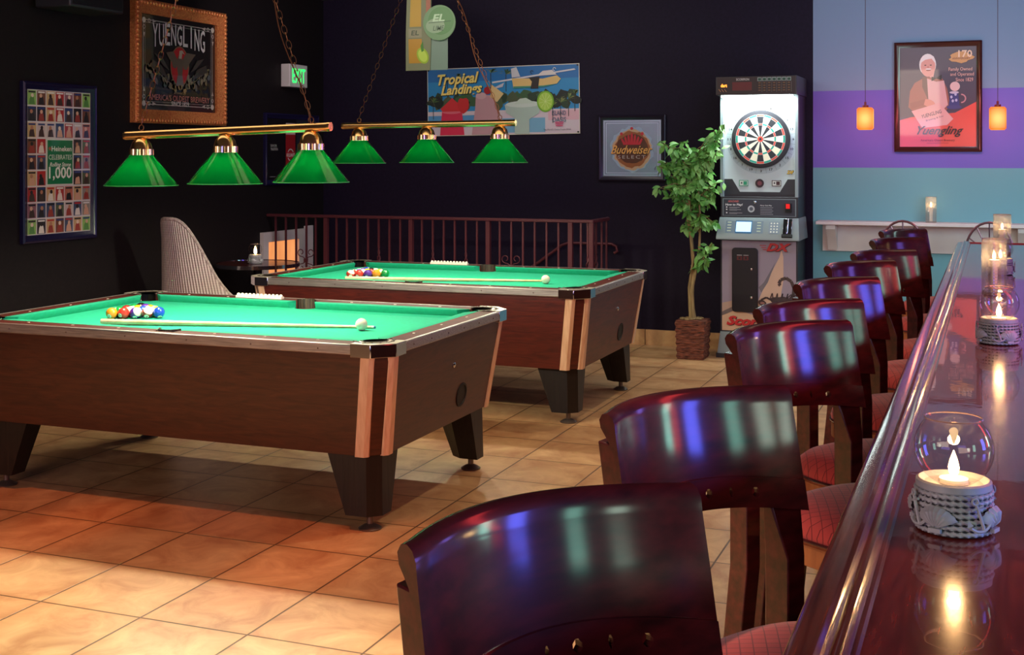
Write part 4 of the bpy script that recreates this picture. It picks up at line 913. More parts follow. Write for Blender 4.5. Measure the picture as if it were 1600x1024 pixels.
def bowl_candle(loc, label, rz=0, pw=.9, fs=1.8):
    t = thing('bowl_candle', loc, label, 'candle holder', 'glass bowl candles', rz)
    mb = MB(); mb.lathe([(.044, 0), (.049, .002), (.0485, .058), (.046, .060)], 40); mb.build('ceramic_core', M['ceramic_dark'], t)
    mb = MB(); ropes(mb, .0485, .002, .059, 7); mb.build('rope_binding', M['ceramic'], t, smooth=60)
    mb = MB(); mb.lathe([(.047, .056), (.050, .060), (.0495, .068), (.046, .070), (.043, .069), (.038, .064), (.0, .063)], 40, caps=False); mb.build('rim', M['ceramic'], t)
    for k in range(4):
        mb = MB(); shell(mb, .053, k*PI/2, .026, .030); mb.build('scallop_shell', M['ceramic'], t)
        mb = MB(); anchor(mb, .053, k*PI/2+PI/3, .031, .034); mb.build('anchor', M['ceramic'], t)
    mb = MB(); prof = []
    for i in range(15): a = -1.02+(1.02+.82)*i/14; prof.append((.0525*math.cos(a), .1115+.0525*math.sin(a)))
    prof += [(.0375, .1515), (.0385, .153)]; mb.lathe([(.001, .0667)]+prof, 48, caps=False); mb.build('glass_bowl', M['glass'], t)
    mb = MB(); P = [(.0378*math.cos(2*PI*k/40), .0378*math.sin(2*PI*k/40), .1525) for k in range(40)]; mb.tube(P, .0012, 6, closed=True); mb.build('glass_lip', M['lip'], t)
    mb = MB(); mb.lathe([(.019, .060), (.019, .070), (.016, .070), (.004, .068)], 24); mb.build('tealight', M['wax'], t)
    mb = MB(); flame(mb, .070, fs); mb.build('flame', M['flame'], t)
    fl = point('candle_flame', (loc[0], loc[1], loc[2]+.10), pw, (1, .55, .22), .008)
    return t
M['lip'] = mat('glass_lip', S(220, 190, 180), .05, 0, Transmission_Weight=.7)
def tall_candle(loc, label, pw=.8, r=.044, h=.205):
    t = thing('tall_candle', loc, label, 'candle holder', 'tall ribbed glass candles')
    mb = MB(); n = 48; K = 14; rg = []
    for k in range(K+1): z = h*k/K; rg.append([(r*math.cos(2*PI*j/n), r*math.sin(2*PI*j/n), z) for j in range(n)])
    mb.loft(rg, caps=False); o = mb.build('glass_cylinder', M['ribbed'], t)
    uvl = o.data.uv_layers.new(name='UVMap')
    for p in o.data.polygons:
        for li in p.loop_indices:
            v = o.data.vertices[o.data.loops[li].vertex_index].co; a = math.atan2(v.y, v.x)/(2*PI)
            if a < 0 and any(math.atan2(o.data.vertices[i].co.y, o.data.vertices[i].co.x) > 3 for i in p.vertices): a += 1
            uvl.data[li].uv = (a, v.z/h)
    MB().cyl(r*.96, .0, .012, 40).build('glass_base', M['lip'], t)
    mb = MB(); P = [(r*math.cos(2*PI*k/40), r*math.sin(2*PI*k/40), h) for k in range(40)]; mb.tube(P, .0016, 6, closed=True); mb.build('glass_lip', M['lip'], t)
    mb = MB(); mb.lathe([(r*.42, h*.50), (r*.42, h*.62), (r*.36, h*.625), (.004, h*.61)], 24); mb.cyl(.012, .012, h*.5, 12); mb.build('candle', M['wax'], t)
    mb = MB(); flame(mb, h*.63, 1.5); mb.build('flame', M['flame'], t)
    point('candle_flame', (loc[0], loc[1], loc[2]+h*.63+.015), pw, (1, .60, .28), .008)
    return t
ZB = 1.07
bowl_candle((-.0515, 1.807, ZB), 'glass bowl candle on rope ceramic base, nearest the camera on the bar', rz=-1.97, pw=1.0)
bowl_candle((.0122, 3.645, ZB), 'glass bowl candle on rope ceramic base, second along the bar', rz=-2.62, pw=.9)
bowl_candle((.025, 5.768, ZB), 'glass bowl candle half hidden behind the tall ribbed glass on the bar', rz=-.9, pw=.6)
tall_candle((0, 4.93, ZB), 'tall ribbed glass candle standing behind the second glass bowl', 1.0)
tall_candle((.039, 6.986, ZB), 'tall ribbed glass candle farthest along the bar', .8)
tall_candle((-.449, 10.03, 1.072), 'tall ribbed glass candle on the white wall ledge below the old man poster', .6, .040, .195)

# ================================================================= COCKTAIL TABLE, WICKER CHAIR
t = thing('cocktail_table', (-5.40, 8.42, 0), 'small round dark cocktail table with metal edge in the back left corner', 'table')
MB().cyl(.32, .715, .738, 48).build('table_top', vary(mat('table_laminate', S(70, 30, 26), .15), S(60, 24, 22), S(90, 40, 32), (3, 20, 3), 3), t)
MB().lathe([(.320, .712), (.326, .712), (.326, .741), (.320, .741)], 48, caps=False).build('metal_band', M['chrome'], t)
MB().cyl(.035, .03, .715, 16).build('pedestal', M['black_gloss'], t); MB().lathe([(.21, 0), (.21, .012), (.05, .035), (.035, .05)], 28).build('base', M['black_gloss'], t)
bowl_candle((-5.395, 8.38, .738), 'lit glass bowl candle on the small round table in the corner', .2, 3.5, 3.2)
def wicker_chair():
    t = thing('wicker_chair', (-5.33, 7.66, 0), 'tall-backed pale wicker chair against the dark left wall', 'chair', None, math.radians(82))
    mb = MB(); NA, NZ = 60, 26; rg = []; uvs = []
    # a = angle from the rear; rim falls from the tall back to the arms
    A = math.radians(128)
    outer = []
    for i in range(NA+1):
        a = -A+2*A*i/NA; u = abs(a)/A
        hgt = .50+.64*math.exp(-(abs(a)/math.radians(63))**4)-.08*max(0, u-.6)
        col = []
        for k in range(NZ+1):
            v = k/NZ; z = .10+(hgt-.10)*v
            lean = max(0, z-.42); R = .315+.03*math.sin(min(z, .45)/.45*PI); sq = 1-.42*min(1, lean/.70)
            x = -(R)*math.cos(a)-lean*.13; y = R*math.sin(a)*sq*(1.02)
            if u > .5: x += (u-.5)*.5*(1-max(0, z-.3))
            col.append((x, y, z, i/NA, z))
        outer.append(col)
    V = [p[:3] for c in outer for p in c]; n = NZ+1; F = [(i*n+k, (i+1)*n+k, (i+1)*n+k+1, i*n+k+1) for i in range(NA) for k in range(NZ)]
    me = bpy.data.meshes.new('shell'); me.from_pydata(V, [], F); uvl = me.uv_layers.new(name='UVMap')
    uvmap = [(p[3]*2, p[4]) for c in outer for p in c]
    for p in me.polygons:
        for li in p.loop_indices: uvl.data[li].uv = uvmap[me.loops[li].vertex_index]
    me.shade_smooth(); me.materials.append(M['wicker']); o = bpy.data.objects.new('woven_shell', me); COL.objects.link(o); o.parent = t
    so = o.modifiers.new('thick', 'SOLIDIFY'); so.thickness = .018; so.offset = 0
    mb = MB(); mb.tube([c[-1][:3] for c in outer], .014, 8); mb.build('rolled_rim', M['wicker_plain'], t)
    mb = MB(); mb.lathe([(.0, .38), (.27, .385), (.285, .42), (.27, .46), (.0, .475)], 36, c=(.03, 0), caps=False); mb.build('seat_cushion', mat('cushion', S(120, 96, 86), .9), t)
    mb = MB(); mb.lathe([(.30, .0), (.30, .10), (.285, .12)], 36, c=(0, 0)); mb.build('base', M['wicker_plain'], t)
M['wicker_plain'] = vary(mat('wicker_plain', S(190, 168, 160), .7), S(150, 130, 124), S(206, 188, 182), (60, 60, 60), 2, .5)
wicker_chair()

# ================================================================= PLANT
def plant():
    px, py = -2.20, 9.62
    t = thing('potted_ficus', (px, py, 0), 'tall leafy ficus tree in a square brown basket beside the dart machine', 'plant')
    mb = MB(); 
    rg = []
    for k in range(13):
        z = .30*k/12; w = .100+.012*k/12+(.004 if k % 2 else 0); P = []
        for q in range(4):
            c = [(-1, -1), (1, -1), (1, 1), (-1, 1)][q]; d = [(-1, -1), (1, -1), (1, 1), (-1, 1)][(q+1) % 4]
            for j in range(6): f = j/6; wob = .004 if (j+k) % 2 else 0; P.append(((c[0]*(1-f)+d[0]*f)*(w+wob), (c[1]*(1-f)+d[1]*f)*(w+wob), z))
        rg.append(P)
    mb.loft(rg); mb.build('basket', M['basket'], t, smooth=0)
    mb = MB(); rnd = random.Random(9)
    for k in range(30): a = rnd.uniform(0, 2*PI); r = rnd.uniform(0, .09); mb.sphere(.018, (r*math.cos(a), r*math.sin(a), .305), 6, 4, (1.4, 1, .6))
    mb.build('moss', M['trunk'], t)
    mb = MB(); tips = []
    mb.tube([(.0, 0, .28), (-.01, 0, .5), (.0, .01, .75), (-.02, 0, 1.0), (-.03, .0, 1.25), (-.05, 0, 1.5)], lambda u: .020*(1-.6*u), 8)
    mb.tube([(.015, .01, .28), (-.02, .015, .48), (.02, 0, .68), (.05, 0, .85), (.06, -.01, 1.1), (.03, 0, 1.45)], lambda u: .015*(1-.6*u), 8)
    mb.tube([(-.02, 0, .3), (-.03, -.01, .55), (.01, -.02, .8), (-.04, 0, 1.05), (-.10, 0, 1.4)], lambda u: .012*(1-.6*u), 7)
    cl = []
    for k in range(60):
        z0 = rnd.uniform(.98, 1.6); x0 = rnd.uniform(-.05, .05); a = rnd.uniform(0, 2*PI); r = rnd.uniform(.06, .24); ex = x0+r*math.cos(a)*1.0-.02; ey = r*math.sin(a)*.8; ez = z0+rnd.uniform(-.02, .22)
        if z0 < 1.15: r *= .5; ex = x0+r*math.cos(a)+.03
        if ey > .40: ey = .40
        mb.tube([(x0, 0, z0), ((x0+ex)/2, ey/2, (z0+ez)/2+.03), (ex, ey, ez)], lambda u: .004*(1-.6*u), 5); cl.append((x0, 0, z0, ex, ey, ez))
    for sx, z0 in ((.12, .80), (.16, .84), (.10, .74)):
        mb.tube([(.03, 0, z0-.06), (sx*.6, -.02, z0), (sx, -.04, z0+.06)], .004, 5); cl.append((.03, 0, z0-.06, sx, -.04, z0+.06))
    for ex, ez in ((.24, 1.80), (.20, 1.70), (.22, 1.62), (-.22, 1.68), (-.26, 1.50)): mb.tube([(0, 0, 1.45), (ex*.5, -.03, ez-.10), (ex, -.05, ez)], .004, 5); cl.append((0, 0, 1.45, ex, -.05, ez)); cl.append((0, 0, 1.45, ex, -.05, ez))
    mb.build('trunk', M['trunk'], t)
    mb = MB()
    def leaf(p, d, s):
        d = d.normalized(); up = Vector((rnd.uniform(-.5, .5), rnd.uniform(-.9, .1), rnd.uniform(.2, 1))); a = d.cross(up).normalized(); nn = a.cross(d).normalized()
        P = [p]; 
        L_ = [(0, 0), (.25, .30), (.5, .42), (.75, .30), (1, 0)]
        mid = [p+d*s*f-nn*s*.18*f*f for f, w in L_]; l = [p+d*s*f+a*s*w*.55+nn*s*.08*w-nn*s*.18*f*f for f, w in L_]; r_ = [p+d*s*f-a*s*w*.55+nn*s*.08*w-nn*s*.18*f*f for f, w in L_]
        V_ = [mid[0], l[1], l[2], l[3], mid[4], r_[3], r_[2], r_[1], mid[1], mid[2], mid[3]]
        mb.add([tuple(v) for v in V_], [(0, 8, 1), (8, 9, 2, 1), (9, 10, 3, 2), (10, 4, 3), (0, 7, 8), (8, 7, 6, 9), (9, 6, 5, 10), (10, 5, 4)])
    for c in cl:
        for q in range(rnd.randint(12, 18)):
            f = rnd.uniform(.25, 1.05); p = Vector((c[0]+(c[3]-c[0])*f+rnd.uniform(-.02, .02), c[1]+(c[4]-c[1])*f+rnd.uniform(-.02, .02), c[2]+(c[5]-c[2])*f+rnd.uniform(-.02, .02)))
            d = Vector((rnd.uniform(-1, 1), rnd.uniform(-1, .7), rnd.uniform(-1.2, .35))); leaf(p, d, rnd.uniform(.055, .098))
    mb.build('foliage', M['leaf'], t, smooth=60)
plant()

# ================================================================= DART MACHINE
def dart_machine():
    x0, x1 = -2.005, -1.405; cx = (x0+x1)/2; yf = 9.72
    t = thing('dart_machine', (cx, yf, 0), 'tall electronic dart machine with brightly lit board and scorpion artwork below', 'dart machine')
    hw = .30; D = .40
    mb = MB(); mb.loft([[(-hw-.03, -.02, 0), (hw+.03, -.02, 0), (hw+.03, D, 0), (-hw-.03, D, 0)], [(-hw-.03, -.02, .035), (hw+.03, -.02, .035), (hw+.03, D, .035), (-hw-.03, D, .035)]]); mb.build('plinth', M['machine_dark'], t)
    mb = MB(); mb.loft([[(-hw-.022, -.012, .035), (hw+.022, -.012, .035), (hw+.022, D, .035), (-hw-.022, D, .035)], [(-hw, 0, .205), (hw, 0, .205), (hw, D, .205), (-hw, D, .205)]]); mb.build('base_panel', M['machine_grey'], t)
    MB().box(-hw, hw, .0, D, .205, .93).build('lower_cabinet', M['machine_dark'], t, bevel=.004)
    a = Art(); w = hw-.014; a.rect(-w, w, .215, .92, (150, 138, 156)); a.poly([(-w, .215), (w, .215), (w, .30), (.10, .30), (-.10, .36), (-w, .38)], (206, 168, 140))
    a.poly([(-.02, .42), (.06, .60), (.16, .80), (.175, .86), (.19, .80), (.19, .62), (.17, .50), (.17, .36), (-.02, .36)], (206, 172, 152)); a.poly([(.0, .56), (.04, .60), (.13, .76), (.07, .60), (.02, .52)], (110, 104, 116)); a.poly([(-w, .36), (-w, .43), (-.15, .46), (-.05, .43)], (180, 150, 136)); a.poly([(-w, .33), (-w, .36), (-.17, .42), (-.15, .39)], (110, 96, 96)); a.poly([(.05, .215), (.10, .32), (.12, .30), (.14, .215)], (110, 100, 104))
    nv = len(a.v)
    # scorpion
    k = (42, 24, 28); a.poly(blob(.17, .40, .085, .030, 14, .15, random.Random(1)), k)
    P = [(.24, .41), (.265, .44), (.27, .50), (.25, .55), (.21, .575), (.17, .56), (.155, .53), (.165, .515)]; a.line(P, .024, k); a.poly([(.15, .54), (.16, .505), (.175, .53)], k)
    for i in range(4): a.d = .006; a.line([(.11+.035*i, .42), (.105+.04*i, .455), (.085+.042*i, .40)], .007, k)
    for i in range(3): a.d = .006; a.line([(.22+.02*i, .42), (.25+.018*i, .45), (.27+.012*i, .39)], .007, k)
    a.line([(.10, .40), (.06, .42), (.02, .40), (.01, .365)], .014, k); a.ell(.03, .375, .035, .022, k, 14, rot=-.4); a.ell(.03, .375, .018, .010, (140, 96, 90), 12)
    a.v = a.v[:nv]+[(x, y, z+.065) for x, y, z in a.v[nv:]]
    for dx, c in ((.004, (30, 14, 18)), (0, (190, 34, 40))):
        a.text('DX', .19, .062, .155+dx, .875-dx, c, .35, .05); a.text('Scorpion', .46, .095, -.02+dx, .285-dx, c, .3, .045)
    for i in range(3): a.d = .009; a.rect(.01+.012*i, .06, .885-.016*i, .890-.016*i, (190, 40, 46))
    a.build('artwork', M['art_glass'], t, (0, -.001, 0))
    # coin door
    mb = MB(); P = []
    for q, (sx, sz) in enumerate(((1, 1), (-1, 1), (-1, -1), (1, -1))):
        for j in range(6): an = PI/2*q+PI/2*j/5; P.append((-.105+sx*.075+.025*math.cos(an), .615+sz*.225+.025*math.sin(an)))
    mb.loft([[(x, -.004, z) for x, z in P], [(x, -.022, z) for x, z in P]]); d = mb.build('coin_door', M['black_gloss'], t, bevel=.004)
    a = Art()
    for dx in (-.145, -.095): a.rect(dx-.02, dx+.02, .77, .80, (90, 20, 24)); a.rect(dx-.008, dx+.008, .776, .794, (20, 10, 12)); a.rect(dx-.02, dx+.02, .806, .810, (190, 180, 180))
    a.build('coin_slots', M['art'], d, (0, -.0225, 0))
    for z in (.70, .48): MB().lathe([(.009, 0), (.009, .006), (.004, .008)], 12).build('lock', M['chrome'], d, T=Matrix.Translation((-.052, -.022, z)) @ Matrix.Rotation(PI/2, 4, 'X'))
    # control shelf
    mb = MB(); mb.loft([[(-hw-.02, -.075, .93), (-hw-.02, D, .93), (-hw-.005, D, 1.10), (-hw-.005, .0, 1.10), (-hw-.02, -.075, .955)], [(hw+.02, -.075, .93), (hw+.02, D, .93), (hw+.005, D, 1.10), (hw+.005, .0, 1.10), (hw+.02, -.075, .955)]]); mb.build('control_shelf', M['machine_grey'], t, bevel=.003)
    sl = math.atan2(.075, .145); TT = Matrix.Translation((0, -.075, .955)) @ Matrix.Rotation(-sl, 4, 'X')
    a = Art(); a.rect(-.25, .04, .03, .135, (104, 122, 136)); a.rect(-.175, -.045, .028, .138, (40, 100, 140))
    for sx in (-.225, .005):
        for i in range(4): a.d = .0012; a.rect(sx-.012, sx+.018, .045+.024*i, .053+.024*i, (190, 200, 170))
    a.rect(.085, .165, .030, .13, (120, 134, 146))
    for i in range(3):
        for j in range(4): a.d = .0022; a.ell(.102+.023*i, .045+.024*j, .006, .006, (226, 226, 206), 8)
    o = a.build('control_labels', M['art'], t); o.matrix_local = TT
    o = MB().box(-.168, -.052, -.006, 0, .042, .125).build('screen', emit('lit_screen', S(190, 225, 255), 1.6), t); o.matrix_local = TT
    o = MB().box(.195, .262, -.020, 0, .012, .150).box(.222, .232, -.030, -.02, .03, .145).build('bill_slot', M['chrome'], t, bevel=.002); o.matrix_local = TT
    o = MB().box(.188, .268, -.022, 0, -.002, .020).build('coin_return', M['black'], t); o.matrix_local = TT
    # instruction console
    MB().box(-hw, hw, .015, D, 1.10, 1.262).build('console', M['machine_dark'], t, bevel=.003)
    a = Art(); a.rect(-.285, .285, 1.112, 1.248, (120, 134, 140)); a.rect(-.277, .277, 1.116, 1.242, (52, 56, 68)); a.text('ARACHNID', .085, .016, -.20, 1.226, (220, 110, 110), .2, .02); a.text('How to Play!', .135, .022, -.195, 1.198, (236, 236, 236), .1, .03)
    for i, z in enumerate((1.180, 1.162, 1.136)): a.d = .003; a.ell(-.252, z, .006, .006, (226, 226, 226), 8); a.rect(-.232, -.15+.01*i, z-.003, z+.001, (160, 160, 166)); a.rect(-.232, -.17, z-.009, z-.006, (150, 150, 156))
    a.ell(-.06, 1.168, .027, .027, (190, 196, 200), 20); a.ell(-.06, 1.168, .015, .015, (90, 96, 106), 16); a.text('Party Cuts Play', .09, .012, .055, 1.195, (220, 220, 224), .1, .02)
    for i in range(5): a.d = .005; a.rect(.01, .11-.008*(i % 2), 1.178-.013*i, 1.182-.013*i, (150, 152, 160))
    a.build('instructions', M['art'], t, (0, .0145, 0))
    MB().lathe([(.011, 0), (.011, .012), (.006, .016)], 14).build('console_lock', M['chrome'], t, T=Matrix.Translation((-.03, .015, 1.222)) @ Matrix.Rotation(PI/2, 4, 'X'))
    o = MB().box(.205, .250, -.012, .015, 1.145, 1.215).build('coin_slot', M['black'], t); MB().box(.211, .240, -.016, -.011, 1.175, 1.211).build('red_button', emit('red_lit_button', S(230, 20, 24), .7, S(200, 20, 24)), o)
    # board housing
    MB().box(-hw, hw, .05, D, 1.262, 2.05).build('board_cabinet', M['machine_dark'], t)
    for s_ in (-1, 1): MB().box(*sorted((s_*hw, s_*(hw-.022))), .0, .05, 1.262, 2.05).build('side_post', M['machine_grey'], t)
    a = Art(); w = hw-.022; a.rect(-w, w, 1.28, 2.045, (196, 208, 210)); a.poly([(-w, 1.28), (w, 1.28), (w, 1.40), (.215, 1.40), (.155, 1.30), (-.155, 1.30), (-.215, 1.40), (-w, 1.40)], (40, 42, 50)); a.rect(-w, w, 1.28, 1.297, (40, 42, 50))
    c0, cz = .010, 1.712
    a.ring(c0, cz, .225, .272, (176, 190, 194), n=48); 
    nums = [20, 1, 18, 4, 13, 6, 10, 15, 2, 17, 3, 19, 7, 16, 8, 11, 14, 9, 12, 5]
    for i in range(20):
        an = PI/2-2*PI*(i+.5)/20; a.d = .0028; a.line([(c0+.23*math.cos(an), cz+.23*math.sin(an)), (c0+.268*math.cos(an), cz+.268*math.sin(an))], .002, (120, 134, 140))
    for i, nn in enumerate(nums):
        an = PI/2-2*PI*i/20; a.d = .0034; a.text(str(nn), (.024 if nn > 9 else .012), .019, c0+.249*math.cos(an), cz+.249*math.sin(an), (34, 34, 40), 0, .02)
    a.text('ZAP', .055, .030, .235, 1.455, (60, 30, 10), .3, .09); a.text('ZAP', .05, .024, .235, 1.455, (240, 200, 60), .3, .03)
    for x, c in ((-.125, (30, 150, 110)), (.13, (60, 30, 34))): a.rect(x-.036, x+.036, 1.345, 1.392, c); a.rect(x-.031, x+.031, 1.350, 1.387, (210, 214, 206)); a.rect(x-.002, x+.026, 1.354, 1.383, c); a.ell(x-.016, 1.37, .006, .008, (30, 30, 34), 8)
    a.ell(.0, 1.368, .034, .034, (46, 24, 34), 14); a.ell(0, 1.368, .018, .018, (120, 60, 70), 10)
    a.build('board_panel', M['art_glass'], t, (0, .049, 0))
    # the dartboard itself
    mb = MB(); mb.lathe([(.226, 0), (.226, .022), (.208, .026), (.0, .026)], 64, T=Matrix.Translation((c0, .045, cz)) @ Matrix.Rotation(PI/2, 4, 'X'), caps=False); db = mb.build('dartboard', M['machine_dark'], t)
    a = Art(); blk, cream, red, teal = (30, 32, 40), (232, 222, 196), (206, 66, 52), (16, 150, 130)
    for i in range(20):
        a0 = PI/2-2*PI*(i+.5)/20; a1 = a0+2*PI/20; dk = i % 2 == 0; c1, c2 = (blk, red) if dk else (cream, teal)
        for r0, r1, cc in ((.022, .108, c1), (.108, .122, c2), (.122, .176, c1), (.176, .192, c2)): a.d = .001; a.ring(c0, cz, r0, r1, cc, a0, a1, 3, True)
    a.ell(c0, cz, .022, .022, red, 20); a.ell(c0, cz, .010, .010, blk, 14)
    for i in range(20): an = PI/2-2*PI*(i+.5)/20; a.d = .003; a.line([(c0+.022*math.cos(an), cz+.022*math.sin(an)), (c0+.192*math.cos(an), cz+.192*math.sin(an))], .0018, (196, 196, 196))
    for r in (.108, .122, .176, .192): a.d = .0032; a.ring(c0, cz, r-.0009, r+.0009, (196, 196, 196), n=48)
    a.build('scoring_segments', M['art'], db, (0, .0185, 0))
    # header
    MB().box(-hw-.01, hw+.01, -.13, D, 2.05, 2.195).build('header', M['machine_dark'], t, bevel=.004)
    a = Art(); a.rect(-.30, .30, 2.055, 2.19, (40, 22, 26)); a.rect(-.18, -.03, 2.085, 2.15, (96, 20, 26)); a.text('SCORPION', .10, .018, -.10, 2.170, (190, 180, 176), 0, .02)
    for i in range(7):
        x = .03+.037*i; a.d = .002; a.rect(x-.016, x+.016, 2.155, 2.183, (150, 160, 156)); a.rect(x-.012, x+.012, 2.158, 2.178, (26, 70, 50)); a.line([(x+.0185, 2.07), (x+.0185, 2.15)], .0018, (120, 110, 106))
        for j in range(4): a.d = .003; a.rect(x-.009, x+.009, 2.080+.019*j, 2.088+.019*j, (110, 76, 48))
    for i in range(3): a.d = .004; a.line([(-.285+.022*i, 2.098), (-.268+.022*i, 2.076)], .004, (180, 120, 80))
    a.build('scoreboard', M['art'], t, (0, -.131, 0))
    a = Art(); a.text('dart', .05, .026, -.245, 2.125, (255, 150, 50), 0, .05); a.build('lit_emblem', M['art_lit'], t, (0, -.1335, 0))
    MB().box(-.27, .27, -.11, -.03, 2.035, 2.05).build('light_strip', emit('strip_light', (.86, 1, .97, 1), 14), t)
    area('board_light', (cx, yf-.06, 2.03), (cx, yf+.04, 1.5), .5, .06, 9, (.86, 1, .97))
dart_machine()

# ================================================================= HANGING MOBILE
t = thing('hanging_display', (-4.36, 9.3, 2.285), 'hanging display cutout of a yellow bottle, clear glass and lime disc near the ceiling', 'display')
M['acetate'] = mat('milky_acetate', S(150, 180, 150), .3, Alpha=.75)
MB().box(-.175, .20, .003, .007, 0, .28).build('glass_cutout', mat('pale_green_card', S(110, 134, 116), .5), t)
mb = MB(); prof = [(-.175, .0), (.045, .0), (.055, .28), (.055, .62), (-.165, .62), (-.175, .30)]; mb.loft([[(x, -.006, z) for x, z in prof], [(x, .002, z) for x, z in prof]]); mb.build('bottle_card', mat('grey_green_card', S(112, 118, 84), .5), t)
a = Art(); a.poly([(-.145, .06), (-.03, .06), (-.025, .10), (-.03, .26), (-.15, .26)], (166, 124, 24)); a.poly([(-.14, .36), (-.035, .36), (-.035, .61), (-.13, .61)], (170, 136, 30)); a.rect(-.15, -.03, .27, .345, (130, 128, 96)); a.text('EL', .07, .04, -.09, .31, (60, 76, 50), .1, .02); a.ell(-.02, .12, .05, .07, (140, 170, 40), 20, rot=.5); a.ell(-.02, .12, .036, .055, (170, 196, 70), 20, rot=.5); a.poly([(-.04, .20), (-.02, .24), (-.01, .16), (-.03, .15)], (60, 120, 30)); a.rect(0.01, .05, .45, .615, (150, 90, 60))
a.build('bottle_print', M['art'], t, (0, -.0065, 0))
mb = MB(); mb.lathe([(.145, -.004), (.145, .004)], 40, T=Matrix.Translation((.135, -.018, .385)) @ Matrix.Rotation(PI/2, 4, 'X') @ Matrix.Scale(1.0, 4)); d = mb.build('lime_disc', mat('lime_card', S(104, 140, 96), .5), t)
a = Art(); a.ell(.15, .40, .115, .115, (84, 130, 74), 32); a.ell(.10, .36, .085, .06, (130, 156, 120), 20); a.text('EL', .11, .06, .13, .425, (170, 200, 160), .2, .03); a.text('LIME', .10, .04, .13, .34, (70, 96, 70), .2, .01); a.line([(.04, .385), (.24, .395)], .005, (60, 90, 60)); a.build('disc_print', M['art'], d, (0, -.0225, 0))
MB().cyl(.0012, .60, ZC-2.285, 5, c=(-.05, 0)).build('string', M['white'], t)

# ================================================================= BAR
XB = -.205
t = thing('bar_counter', (.25, 3.4, 0), 'long glossy dark red wooden bar counter with moulded front rail', 'bar counter')
ox, oy = .25, 3.4; y0, y1 = -1.2-oy, 7.78-oy
# top slab
MB().box(XB+.075-ox, .62-ox, y0, y1, 1.025, ZB).build('counter_top', M['bar'], t)
prof = [(0, 1.000), (0, 1.062), (.004, 1.070), (.010, 1.0735), (.034, 1.0760), (.038, 1.0800), (.043, 1.0835), (.049, 1.0800), (.051, 1.0765), (.056, 1.0800), (.061, 1.0815), (.066, 1.0785), (.069, 1.0745), (.074, 1.0745), (.077, 1.0705), (.077, 1.000)]
mb = MB(); mb.loft([[(XB-ox+a_, y, z) for a_, z in prof] for y in [y0+(y1-y0)*k/40 for k in range(41)]]); mb.build('front_rail', M['bar_rail'], t, smooth=35)
MB().box(.14-ox, .58-ox, y0+.1, y1-.1, .0, 1.025).build('bar_body', M['wood_rail'], t)
MB().box(XB+.02-ox, .62-ox, y1, y1+.012, 1.01, ZB+.006).build('end_trim', M['red_trim'], t)
MB().tube([(.08-ox, y0+.2, .20), (.08-ox, y1-.2, .20)], .022, 12).build('foot_rail', M['brass'], t)
for k in range(5): yy = y0+.6+(y1-y0-1.2)*k/4; MB().box(.08-ox, .14-ox, yy-.015, yy+.015, .19, .21).build('rail_bracket', M['brass'], t)

